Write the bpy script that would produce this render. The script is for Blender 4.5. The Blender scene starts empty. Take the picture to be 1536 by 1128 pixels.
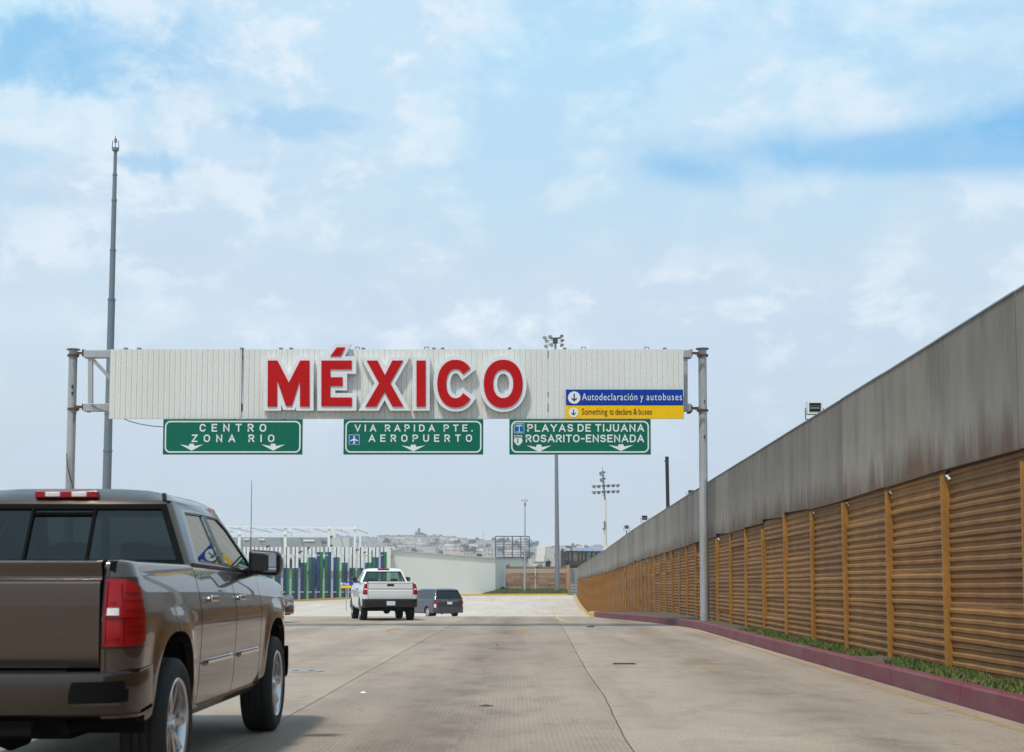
import bpy, bmesh, math, random
from mathutils import Vector, Matrix, noise
from mathutils.geometry import tessellate_polygon
random.seed(7)
scene = bpy.context.scene
col = scene.collection
R = math.radians

# ------------------------------------------------------------------ camera
EYE = 1.25
cam_d = bpy.data.cameras.new('camera')
cam = bpy.data.objects.new('camera', cam_d)
col.objects.link(cam)
scene.camera = cam
PITCH = R(4.25)
cam.location = (0, 0, EYE)
cam.rotation_euler = (R(90) + PITCH, 0, 0)
cam_d.lens = 50
cam_d.sensor_width = 36
cam_d.shift_y = 0.1012
cam_d.clip_start = 0.1
cam_d.clip_end = 8000
cam_d.dof.use_dof = True
cam_d.dof.focus_distance = 46
cam_d.dof.aperture_fstop = 5.0
FOC = 50 / 36 * 1536

def P(px, py, Y):
    """world point at distance Y that the photograph shows at (px, py)"""
    u = px - 768
    v = -(py - 564 - cam_d.shift_y * 1536)
    d = Vector((u, FOC * math.cos(PITCH) - v * math.sin(PITCH), FOC * math.sin(PITCH) + v * math.cos(PITCH)))
    return Vector((0, 0, EYE)) + d * (Y / d.y)

# ------------------------------------------------------------------ world and sun
SUN_TO = Vector((-0.25, -0.40, 0.88)).normalized()
sun_el = math.asin(SUN_TO.z)
sun_az = math.atan2(SUN_TO.x, SUN_TO.y)
sun_d = bpy.data.lights.new('sun', 'SUN')
sun_d.energy = 3.1
sun_d.angle = R(5)
sun_d.color = (1.0, 0.95, 0.87)
sun = bpy.data.objects.new('sun', sun_d)
col.objects.link(sun)
sun.rotation_euler = (-SUN_TO).to_track_quat('-Z', 'Y').to_euler()
sun.location = SUN_TO * 100

world = bpy.data.worlds.new('World')
scene.world = world
world.use_nodes = True
wt = world.node_tree
wt.nodes.clear()
def WN(t, **k):
    n = wt.nodes.new(t)
    for a, b in k.items():
        setattr(n, a, b)
    return n
def WM(op, a, b=None, c=None, clamp=False):
    n = WN('ShaderNodeMath', operation=op, use_clamp=clamp)
    for i, v in enumerate((a, b, c)):
        if v is None: continue
        if isinstance(v, (int, float)): n.inputs[i].default_value = v
        else: wt.links.new(v, n.inputs[i])
    return n.outputs[0]
def WMIX(f, a, b):
    n = WN('ShaderNodeMix', data_type='RGBA')
    for s, v in ((0, f), (6, a), (7, b)):
        if isinstance(v, (int, float)): n.inputs[s].default_value = v
        elif isinstance(v, tuple): n.inputs[s].default_value = v + (1,)
        else: wt.links.new(v, n.inputs[s])
    return n.outputs[2]
sky = WN('ShaderNodeTexSky', sky_type='NISHITA', sun_disc=False, sun_elevation=sun_el, sun_rotation=sun_az,
         altitude=50, air_density=1.0, dust_density=1.2, ozone_density=2.0)
tc = WN('ShaderNodeTexCoord')
sx = WN('ShaderNodeSeparateXYZ')
wt.links.new(tc.outputs['Generated'], sx.inputs[0])
dx, dy, dz = sx.outputs
hyp = WM('SQRT', WM('ADD', WM('MULTIPLY', dx, dx), WM('MULTIPLY', dy, dy)))
el = WM('DIVIDE', dz, WM('MAXIMUM', hyp, 0.05))           # tan(elevation)
az = WM('ARCTAN2', dx, dy)
def wnoise(sxy, sz, scale, detail, rough, dist, off=(0, 0, 0)):
    # clouds lie in layers: squash the vertical
    zz = WM('MULTIPLY', dz, sz)
    cx = WN('ShaderNodeCombineXYZ')
    wt.links.new(WM('ADD', WM('MULTIPLY', dx, sxy), off[0]), cx.inputs[0])
    wt.links.new(WM('ADD', WM('MULTIPLY', dy, sxy), off[1]), cx.inputs[1])
    wt.links.new(WM('ADD', zz, off[2]), cx.inputs[2])
    n = WN('ShaderNodeTexNoise')
    n.inputs['Scale'].default_value = scale
    n.inputs['Detail'].default_value = detail
    n.inputs['Roughness'].default_value = rough
    n.inputs['Distortion'].default_value = dist
    wt.links.new(cx.outputs[0], n.inputs['Vector'])
    return n.outputs[0]
def wramp(v, a, b):
    n = WN('ShaderNodeMapRange', interpolation_type='SMOOTHSTEP')
    wt.links.new(v, n.inputs[0])
    n.inputs[1].default_value = a; n.inputs[2].default_value = b
    return n.outputs[0]
n_big = wnoise(1, 2.2, 3.2, 5, 0.55, 0.5, (3.1, 0.4, 1.7))
n_mid = wnoise(1, 1.9, 8.0, 7, 0.60, 0.35, (0.3, 2.2, 5.1))
n_puff = wnoise(1, 1.5, 14.0, 8, 0.62, 0.2, (7.3, 1.2, 0.4))
def blob(ax, ey, rx, ry, tilt=0.0):
    a = WM('SUBTRACT', az, ax)
    e = WM('SUBTRACT', WM('SUBTRACT', el, ey), WM('MULTIPLY', a, tilt))
    q = WM('ADD', WM('POWER', WM('ABSOLUTE', WM('DIVIDE', a, rx)), 2.0), WM('POWER', WM('ABSOLUTE', WM('DIVIDE', e, ry)), 2.0))
    return WM('EXPONENT', WM('MULTIPLY', q, -1.0))
veil_n = WM('ADD', WM('MULTIPLY', n_big, 0.60), WM('MULTIPLY', n_mid, 0.40))
fray = WM('MULTIPLY', WM('SUBTRACT', n_puff, 0.5), 1.0)
gap = wramp(WM('ADD', veil_n, WM('MULTIPLY', fray, .45)), 0.53, 0.43)                          # clear air between the clouds
gaps = WM('MULTIPLY', gap, wramp(el, 0.16, 0.34))
lane = WM('ADD', WM('ADD', blob(0.27, 0.298, 0.14, 0.018, -0.07), WM('MULTIPLY', blob(0.37, 0.315, 0.07, 0.030, 0.1), 0.95)), WM('MULTIPLY', blob(0.13, 0.29, 0.05, 0.016, -.25), .6))
lane = wramp(WM('ADD', lane, WM('MULTIPLY', WM('SUBTRACT', n_mid, .5), 1.1)), 0.05, 1.1)
left = wramp(WM('ADD', blob(-0.30, 0.365, 0.12, 0.045, 0.1), WM('MULTIPLY', fray, -2.4)), 0.35, 0.95)
mid_g = wramp(WM('ADD', WM('ADD', blob(-0.155, 0.328, 0.06, 0.016, 0.0), blob(-.245, .292, .05, .012, 0)), WM('MULTIPLY', fray, -2.0)), 0.35, 0.9)
clear = WM('ADD', WM('ADD', WM('MULTIPLY', gaps, 0.28), WM('MULTIPLY', lane, 0.80)), WM('ADD', WM('MULTIPLY', left, 0.5), WM('MULTIPLY', mid_g, 0.42)), clamp=True)
# thin veil: grey lavender low down, pale blue above, white where the puffs stand
low, mid, top = (5.25, 5.8, 6.35), (5.7, 7.0, 8.0), (5.3, 7.7, 9.2)
veil = WMIX(wramp(el, 0.02, 0.20), low, mid)
veil = WMIX(wramp(el, 0.18, 0.42), veil, top)
veil = WMIX(WM('MULTIPLY', wramp(n_big, 0.36, 0.66), 0.40), veil, (5.0, 6.1, 7.9))
puff = WM('MULTIPLY', wramp(n_puff, 0.48, 0.62), wramp(veil_n, 0.42, 0.58))
puff = WM('MULTIPLY', puff, wramp(el, 0.05, 0.22))
towers = WM('MULTIPLY', blob(0.01, 0.178, 0.035, 0.018, 0), wramp(n_puff, 0.40, 0.56))
band = WM('MULTIPLY', blob(-0.18, 0.185, 0.26, 0.012, 0.02), wramp(n_mid, 0.38, 0.6))
puff = WM('ADD', WM('MULTIPLY', puff, 0.75), WM('ADD', WM('MULTIPLY', towers, 0.75), WM('MULTIPLY', band, 0.45)), clamp=True)
veil = WMIX(puff, veil, (7.6, 8.4, 9.1))
skycol = WMIX(0.8, sky.outputs[0], (2.0, 5.4, 8.9))
mixc = WMIX(clear, veil, skycol)
bg = WN('ShaderNodeBackground')
bg.inputs[1].default_value = 0.1
wt.links.new(mixc, bg.inputs[0])
wo = WN('ShaderNodeOutputWorld')
wt.links.new(bg.outputs[0], wo.inputs[0])

scene.view_settings.view_transform = 'Standard'
scene.view_settings.look = 'None'
scene.view_settings.gamma = 1
scene.view_settings.use_curve_mapping = False
scene.view_settings.exposure = 0.12
scene.render.engine = 'CYCLES'
scene.cycles.max_bounces = 8
scene.cycles.transparent_max_bounces = 12
scene.cycles.volume_bounces = 1
scene.cycles.use_denoising = True
scene.cycles.sample_clamp_indirect = 8

# ------------------------------------------------------------------ materials
def new_mat(name):
    m = bpy.data.materials.new(name)
    m.use_nodes = True
    nt = m.node_tree
    b = nt.nodes['Principled BSDF']
    return m, nt, b
def nnoise(nt, scale, detail=4, rough=0.55, stretch=(1, 1, 1), dist=0.0):
    c = nt.nodes.new('ShaderNodeTexCoord')
    mp = nt.nodes.new('ShaderNodeMapping')
    mp.inputs['Scale'].default_value = stretch
    n = nt.nodes.new('ShaderNodeTexNoise')
    n.inputs['Scale'].default_value = scale
    n.inputs['Detail'].default_value = detail
    n.inputs['Roughness'].default_value = rough
    n.inputs['Distortion'].default_value = dist
    nt.links.new(c.outputs['Object'], mp.inputs[0])
    nt.links.new(mp.outputs[0], n.inputs['Vector'])
    return n.outputs[0]
def nramp(nt, v, stops):
    r = nt.nodes.new('ShaderNodeValToRGB')
    e = r.color_ramp.elements
    while len(e) < len(stops): e.new(0.5)
    for i, (p, c) in enumerate(stops):
        e[i].position = p
        e[i].color = (c[0], c[1], c[2], 1) if isinstance(c, tuple) else (c, c, c, 1)
    nt.links.new(v, r.inputs[0])
    return r.outputs[0]
def nmix(nt, f, a, b, mode='MIX'):
    n = nt.nodes.new('ShaderNodeMix'); n.data_type = 'RGBA'; n.blend_type = mode
    for s, v in ((0, f), (6, a), (7, b)):
        if isinstance(v, (int, float)): n.inputs[s].default_value = v
        elif isinstance(v, tuple): n.inputs[s].default_value = v + (1,)
        else: nt.links.new(v, n.inputs[s])
    return n.outputs[2]
def nmath(nt, op, a, b=None, clamp=False):
    n = nt.nodes.new('ShaderNodeMath'); n.operation = op; n.use_clamp = clamp
    for i, v in enumerate((a, b)):
        if v is None: continue
        if isinstance(v, (int, float)): n.inputs[i].default_value = v
        else: nt.links.new(v, n.inputs[i])
    return n.outputs[0]
def nbump(nt, b, h, strength=0.3, dist=0.02):
    n = nt.nodes.new('ShaderNodeBump')
    n.inputs['Strength'].default_value = strength
    n.inputs['Distance'].default_value = dist
    nt.links.new(h, n.inputs['Height'])
    nt.links.new(n.outputs[0], b.inputs['Normal'])
def sc(c, k): return tuple(min(1, x * k) for x in c)
def plain(name, c, rough=0.5, metal=0.0, coat=0.0, var=0.12, scale=3.0, stretch=(1, 1, 1), bump=0.0, bscale=40):
    m, nt, b = new_mat(name)
    n = nnoise(nt, scale, 5, 0.6, stretch)
    nt.links.new(nramp(nt, n, [(0.3, sc(c, 1 - var)), (0.7, sc(c, 1 + var))]), b.inputs['Base Color'])
    b.inputs['Roughness'].default_value = rough
    b.inputs['Metallic'].default_value = metal
    b.inputs['Coat Weight'].default_value = coat
    b.inputs['Coat Roughness'].default_value = 0.04
    if bump:
        nbump(nt, b, nnoise(nt, bscale, 4), bump, 0.01)
    return m
def weathered(name, c, stain, rough=0.6, metal=0.0, amount=0.5, scale=1.2, stretch=(1, 1, 1), fine=25, bump=0.15):
    m, nt, b = new_mat(name)
    n1 = nnoise(nt, scale, 6, 0.65, stretch, 0.4)
    n2 = nnoise(nt, fine, 5, 0.7)
    base = nmix(nt, nramp(nt, n1, [(0.42, 0.0), (0.72, amount)]), c, stain)
    base = nmix(nt, 0.5, base, nramp(nt, n2, [(0.3, 0.7), (0.7, 1.15)]), 'MULTIPLY')
    base = nmix(nt, 0.25, base, nramp(nt, n2, [(0.2, 0.6), (0.8, 1.0)]), 'MULTIPLY')
    nt.links.new(base, b.inputs['Base Color'])
    b.inputs['Roughness'].default_value = rough
    b.inputs['Metallic'].default_value = metal
    nbump(nt, b, n2, bump, 0.01)
    return m
M = {}
M['galv'] = weathered('galvanised steel', (0.42, 0.43, 0.43), (0.26, 0.25, 0.23), 0.5, 0.35, 0.6, 2.5, (1, 1, .3))
M['galv_dark'] = weathered('dull steel', (0.20, 0.22, 0.24), (0.15, 0.15, 0.15), 0.5, 0.3, 0.5, 2.0, (1, 1, .2))
M['mast'] = weathered('mast steel', (0.17, 0.21, 0.24), (0.25, 0.24, 0.22), 0.5, 0.3, 0.6, .6, (1, 1, .2))
M['rust'] = weathered('rusty iron', (0.12, 0.06, 0.035), (0.05, 0.03, 0.02), 0.85, 0.1, 0.7, 6)
M['black'] = plain('black metal', (0.02, 0.02, 0.022), 0.5)
M['white'] = plain('white paint', (0.74, 0.74, 0.72), 0.45, var=0.05)
M['white_wall'] = weathered('white stucco', (0.68, 0.69, 0.63), (0.60, 0.60, 0.54), 0.85, 0, 0.5, .12)
M['grey_wall'] = weathered('grey stucco', (0.50, 0.51, 0.47), (0.40, 0.41, 0.38), 0.85, 0, 0.5, .2)
M['rubber'] = plain('tyre rubber', (0.011, 0.011, 0.011), 0.8, var=0.3, bump=0.2)
M['plastic'] = plain('black plastic', (0.012, 0.012, 0.013), 0.32, var=0.2)
M['under'] = plain('underbody', (0.008, 0.008, 0.008), 0.9)
M['under'].node_tree.nodes['Principled BSDF'].inputs['Specular IOR Level'].default_value = .05
M['chrome'] = plain('chrome', (0.75, 0.75, 0.76), 0.12, 1.0, var=0.04)
M['alloy'] = plain('alloy wheel', (0.56, 0.56, 0.58), 0.25, 0.9, var=0.06)
M['silver_plastic'] = plain('silver plastic', (0.35, 0.36, 0.37), 0.35, 0.5)
M['seat'] = plain('seat cloth', (0.03, 0.03, 0.032), 0.9)
M['plate'] = plain('licence plate', (0.62, 0.63, 0.64), 0.4)
M['yellow_kerb'] = weathered('yellow kerb paint', (0.66, 0.39, 0.05), (0.45, 0.32, 0.13), 0.7, 0, 0.5, 1.5)
M['yellow_paint'] = weathered('worn yellow road paint', (0.50, 0.34, 0.15), (0.33, 0.28, 0.23), 0.8, 0, 1.0, 3.0)
m, nt, b = new_mat('grass')
nt.links.new(nmix(nt, nramp(nt, nnoise(nt, 2.2, 5, .7), [(.5, 0.0), (.68, .8)]), nramp(nt, nnoise(nt, 9, 3), [(.3, (.045, .085, .012)), (.7, (.085, .135, .02))]), (.20, .16, .06)), b.inputs['Base Color'])
b.inputs['Roughness'].default_value = .9
M['grass'] = m
M['leaf'] = plain('foliage', (0.035, 0.055, 0.025), 0.9, var=0.4, scale=.2)
M['bark'] = plain('bark', (0.12, 0.09, 0.07), 0.95)

def paint(name, c, metal=0.5, rough=0.35, flake=0.08):
    m, nt, b = new_mat(name)
    n = nnoise(nt, 400, 2, 0.5)
    n2 = nnoise(nt, 1.6, 4, 0.6)
    base = nramp(nt, n, [(0.35, sc(c, 1 - flake)), (0.65, sc(c, 1 + flake))])
    base = nmix(nt, 0.35, base, nramp(nt, n2, [(0.3, 0.82), (0.7, 1.0)]), 'MULTIPLY')
    nt.links.new(base, b.inputs['Base Color'])
    b.inputs['Metallic'].default_value = metal
    b.inputs['Roughness'].default_value = rough
    b.inputs['Coat Weight'].default_value = 1.0
    b.inputs['Specular IOR Level'].default_value = 0.25
    nt.links.new(nramp(nt, n2, [(0.3, 0.008), (0.8, 0.03)]), b.inputs['Coat Roughness'])
    return m
M['brown_paint'] = paint('brown metallic paint', (0.072, 0.049, 0.036), 0.62, 0.26)
M['brown_dark'] = paint('brown bumper paint', (0.034, 0.024, 0.017), 0.5, 0.35)
M['white_car'] = paint('white car paint', (0.72, 0.73, 0.73), 0.0, 0.4, 0.01)
M['grey_car'] = paint('grey car paint', (0.045, 0.052, 0.066), 0.5, 0.4)
M['red_car'] = paint('dark red car paint', (0.10, 0.012, 0.015), 0.4, 0.4)

def glass(name, tint, gloss=(1, 1, 1), ior=1.5):
    m = bpy.data.materials.new(name); m.use_nodes = True
    nt = m.node_tree; nt.nodes.clear()
    t = nt.nodes.new('ShaderNodeBsdfTransparent'); g = nt.nodes.new('ShaderNodeBsdfGlossy')
    g.inputs['Roughness'].default_value = 0.015
    g.inputs['Color'].default_value = gloss + (1,)
    c = nnoise(nt, 2.0, 3)
    nt.links.new(nramp(nt, c, [(0.3, sc(tint, 0.9)), (0.7, tint)]), t.inputs[0])
    lw = nt.nodes.new('ShaderNodeLayerWeight'); fr = nmath(nt, 'ADD', nmath(nt, 'MULTIPLY', nmath(nt, 'POWER', lw.outputs['Facing'], 4.0), .92), .05)
    mx = nt.nodes.new('ShaderNodeMixShader'); o = nt.nodes.new('ShaderNodeOutputMaterial')
    nt.links.new(fr, mx.inputs[0]); nt.links.new(t.outputs[0], mx.inputs[1]); nt.links.new(g.outputs[0], mx.inputs[2])
    nt.links.new(mx.outputs[0], o.inputs[0])
    return m
M['tint'] = glass('privacy glass', (0.032, 0.038, 0.038))
M['clear'] = glass('green tinted glass', (0.62, 0.78, 0.72))
M['matte'] = plain('matte black trim', (0.005, 0.005, 0.005), 0.9)
M['matte'].node_tree.nodes['Principled BSDF'].inputs['Specular IOR Level'].default_value = .1
M['mirror'] = plain('mirror glass', (0.8, 0.82, 0.82), 0.02, 1.0, var=0.02)

def lens(name, c, scale=90):
    m, nt, b = new_mat(name)
    w = nt.nodes.new('ShaderNodeTexVoronoi'); w.inputs['Scale'].default_value = scale
    cc = nt.nodes.new('ShaderNodeTexCoord'); nt.links.new(cc.outputs['Object'], w.inputs['Vector'])
    nt.links.new(nramp(nt, w.outputs[0], [(0.0, sc(c, 0.75)), (0.5, sc(c, 1.1))]), b.inputs['Base Color'])
    b.inputs['Roughness'].default_value = 0.25
    b.inputs['Specular IOR Level'].default_value = .2
    b.inputs['Coat Weight'].default_value = .45
    b.inputs['Coat Roughness'].default_value = .03
    nbump(nt, b, w.outputs[0], 0.08, 0.002)
    return m
M['red_lens'] = lens('red lamp lens', (0.27, 0.001, 0.002))
M['red_dark'] = lens('deep red lamp lens', (0.13, 0.002, 0.004))
M['clear_lens'] = lens('clear lamp lens', (0.62, 0.58, 0.56))
M['amber_lens'] = lens('amber marker lens', (0.55, 0.22, 0.02))

# ------------------------------------------------------------------ mesh helpers
class MB:
    def __init__(self):
        self.v = []; self.f = []; self.mi = []
        self.mat = 0
    def add(self, vs, fs):
        o = len(self.v)
        self.v += [tuple(p) for p in vs]
        for f in fs:
            self.f.append(tuple(o + i for i in f)); self.mi.append(self.mat)
        return self
    def box(self, c, s, rz=0.0, m=None):
        x, y, z = s[0] / 2, s[1] / 2, s[2] / 2
        vs = [Vector((a * x, b * y, d * z)) for d in (-1, 1) for a, b in ((-1, -1), (1, -1), (1, 1), (-1, 1))]
        rot = m if m is not None else Matrix.Rotation(rz, 3, 'Z')
        vs = [rot @ p + Vector(c) for p in vs]
        return self.add(vs, [(3, 2, 1, 0), (4, 5, 6, 7), (0, 1, 5, 4), (1, 2, 6, 5), (2, 3, 7, 6), (3, 0, 4, 7)])
    def bb(self, x0, x1, y0, y1, z0, z1):
        return self.box(((x0 + x1) / 2, (y0 + y1) / 2, (z0 + z1) / 2), (x1 - x0, y1 - y0, z1 - z0))
    def bar(self, a, b, w, h, up=Vector((0, 0, 1))):
        a, b = Vector(a), Vector(b)
        d = (b - a); L = d.length; d = d / L
        s = d.cross(up)
        if s.length < 1e-4: s = d.cross(Vector((0, 1, 0)))
        s.normalize(); u = s.cross(d).normalized()
        vs = []
        for p in (a, b):
            for i, j in ((-1, -1), (1, -1), (1, 1), (-1, 1)):
                vs.append(p + s * (i * w / 2) + u * (j * h / 2))
        return self.add(vs, [(0, 1, 2, 3), (7, 6, 5, 4), (0, 4, 5, 1), (1, 5, 6, 2), (2, 6, 7, 3), (3, 7, 4, 0)])
    def cyl(self, a, b, r0, r1=None, n=16, caps=True):
        if r1 is None: r1 = r0
        a, b = Vector(a), Vector(b)
        d = (b - a).normalized()
        s = d.orthogonal().normalized(); u = d.cross(s)
        vs = []
        for p, r in ((a, r0), (b, r1)):
            for i in range(n):
                t = 2 * math.pi * i / n
                vs.append(p + (s * math.cos(t) + u * math.sin(t)) * r)
        fs = [(i, (i + 1) % n, n + (i + 1) % n, n + i) for i in range(n)]
        if caps: fs += [tuple(range(n - 1, -1, -1)), tuple(range(n, 2 * n))]
        return self.add(vs, fs)
    def tube(self, pts, r, n=8):
        for a, b in zip(pts[:-1], pts[1:]): self.cyl(a, b, r, r, n)
        return self
    def lathe(self, prof, c, axis, n=32, closed=False):
        """prof: list of (radius, along-axis)"""
        c = Vector(c); d = Vector(axis).normalized()
        s = d.orthogonal().normalized(); u = d.cross(s)
        vs = []
        for r, t in prof:
            for i in range(n):
                a = 2 * math.pi * i / n
                vs.append(c + d * t + (s * math.cos(a) + u * math.sin(a)) * r)
        m = len(prof); fs = []
        for j in range(m if closed else m - 1):
            k = (j + 1) % m
            for i in range(n):
                fs.append((j * n + i, j * n + (i + 1) % n, k * n + (i + 1) % n, k * n + i))
        return self.add(vs, fs)
    def grid(self, rows):
        nr, nc = len(rows), len(rows[0])
        vs = [p for r in rows for p in r]
        fs = [(i * nc + j, i * nc + j + 1, (i + 1) * nc + j + 1, (i + 1) * nc + j) for i in range(nr - 1) for j in range(nc - 1)]
        return self.add(vs, fs)
    def prism(self, poly, fn0, fn1):
        """poly 2D; fn maps (a,b)->3D for the two ends"""
        n = len(poly)
        vs = [fn0(*p) for p in poly] + [fn1(*p) for p in poly]
        fs = [(i, (i + 1) % n, n + (i + 1) % n, n + i) for i in range(n)]
        tri = tessellate_polygon([[Vector((p[0], p[1], 0)) for p in poly]])
        fs += [tuple(reversed(t)) for t in tri] + [tuple(n + i for i in t) for t in tri]
        return self.add(vs, fs)
    def holes(self, outer, inners, fn):
        polys = [[Vector((p[0], p[1], 0)) for p in q] for q in [outer] + list(inners)]
        flat = [p for q in polys for p in q]
        tri = tessellate_polygon(polys)
        return self.add([fn(p.x, p.y) for p in flat], tri)
    def mesh(self, name, mats, smooth=False, angle=35):
        me = bpy.data.meshes.new(name)
        me.from_pydata(self.v, [], self.f)
        for m in (mats if isinstance(mats, (list, tuple)) else [mats]):
            me.materials.append(m)
        if isinstance(mats, (list, tuple)):
            me.polygons.foreach_set('material_index', self.mi)
        bm = bmesh.new(); bm.from_mesh(me)
        if smooth: bmesh.ops.remove_doubles(bm, verts=bm.verts, dist=1e-5)
        bmesh.ops.recalc_face_normals(bm, faces=bm.faces)
        if smooth:
            lim = R(angle)
            for f in bm.faces: f.smooth = True
            for e in bm.edges:
                if len(e.link_faces) == 2 and e.calc_face_angle(0) > lim: e.smooth = False
        bm.to_mesh(me); bm.free()
        me.update()
        return me
    def build(self, name, mats, parent=None, smooth=False, angle=35, bevel=0.0, solid=0.0, seg=2):
        o = bpy.data.objects.new(name, self.mesh(name, mats, smooth, angle))
        col.objects.link(o)
        if parent: o.parent = parent
        if solid:
            md = o.modifiers.new('thickness', 'SOLIDIFY'); md.thickness = abs(solid); md.offset = -1 if solid > 0 else 1
        if bevel:
            md = o.modifiers.new('bevel', 'BEVEL'); md.width = bevel; md.segments = seg; md.limit_method = 'ANGLE'; md.angle_limit = R(40)
            md.harden_normals = True
            if not smooth:
                for p in o.data.polygons: p.use_smooth = True
        return o
def thing(name, label, cat, loc=(0, 0, 0), rz=0.0, group=None):
    o = bpy.data.objects.new(name, None)
    col.objects.link(o)
    o.location = loc; o.rotation_euler = (0, 0, rz)
    o.empty_display_size = 0.3
    o['label'] = label; o['category'] = cat
    if group: o['group'] = group
    return o
def tag(o, label, cat, group=None):
    o['label'] = label; o['category'] = cat
    if group: o['group'] = group
    return o
def structure(o):
    o['kind'] = 'structure'; return o
def copy_tree(o, parent=None):
    c = o.copy(); col.objects.link(c)
    if parent: c.parent = parent
    for ch in o.children: copy_tree(ch, c)
    return c
def lerp_table(t, x):
    if x <= t[0][0]: return t[0][1]
    for (a, va), (b, vb) in zip(t[:-1], t[1:]):
        if x <= b: return va + (vb - va) * (x - a) / (b - a)
    return t[-1][1]
def smooth_table(t, x, w=4.0):
    return sum(lerp_table(t, x + w * k / 4) for k in range(-4, 5)) / 9
def curve_mesh(cu, name):
    o = bpy.data.objects.new('tmp', cu)
    col.objects.link(o)
    dg = bpy.context.evaluated_depsgraph_get()
    me = bpy.data.meshes.new_from_object(o.evaluated_get(dg))
    me.name = name
    bpy.data.objects.remove(o)
    return me
def poly_curve(polys, depth, offset=0.0):
    cu = bpy.data.curves.new('outline', 'CURVE')
    cu.dimensions = '2D'; cu.fill_mode = 'BOTH'; cu.extrude = depth / 2; cu.offset = offset
    for q in polys:
        s = cu.splines.new('POLY'); s.points.add(len(q) - 1)
        for i, p in enumerate(q): s.points[i].co = (p[0], p[1], 0, 1)
        s.use_cyclic_u = True
    return cu
# ------------------------------------------------------------------ terrain profile along the road
G_T = [(-60, 0), (48, 0), (58, -.05), (63, -.10), (85, -.66), (102, -1.07), (130, -1.68), (165, -2.08),
       (200, -1.66), (230, -.95), (250, -.55), (275, -.47), (3000, -.47)]
def gz(y): return smooth_table(G_T, y, 3.0)
VPS = 0.0244                                    # the road and the fence run slightly to the right of the view
def wall_x(y): return 5.1 + VPS * y
KERB_T = [(-20, 4.35), (30, 4.30), (38, 4.32), (42, 4.30), (45, 3.9), (50, 3.3), (55, 2.5), (59, 2.05), (66, 1.9), (74, 2.3),
          (92, 3.6), (110, 4.4), (165, 4.55), (252, 4.8)]
def kerb_x(y): return smooth_table(KERB_T, y, 2.0) + VPS * y
def frange(a, b, s):
    n = max(1, round((b - a) / s))
    return [a + (b - a) * i / n for i in range(n + 1)]
YS = frange(-30, 40, 2.5) + frange(41, 70, 1)[0:] + frange(72, 260, 4)

# --- ground sheet (dirt beyond the concrete)
m, nt, b = new_mat('dusty ground')
n1 = nnoise(nt, 0.05, 8, 0.65); n2 = nnoise(nt, 1.5, 6, 0.7)
c = nramp(nt, n1, [(0.35, (0.24, 0.21, 0.17)), (0.65, (0.32, 0.29, 0.24))])
nt.links.new(nmix(nt, 0.5, c, nramp(nt, n2, [(0.3, 0.7), (0.7, 1.1)]), 'MULTIPLY'), b.inputs['Base Color'])
b.inputs['Roughness'].default_value = 0.95
M['dirt'] = m
g = MB()
gy = frange(-120, -30, 30) + YS[1:] + frange(262, 300, 10)[1:] + [350, 420, 600, 900, 1300, 1800, 2600, 3800]
gx = [-2250, -1200, -600, -300, -150, -80, -40, -20, -10, 0, 10, 20, 40, 80, 150, 300, 600, 1200, 2250]
g.grid([[(x, y, gz(y) - 0.06) for x in gx] for y in gy])
structure(g.build('ground', M['dirt'], smooth=True))

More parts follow.
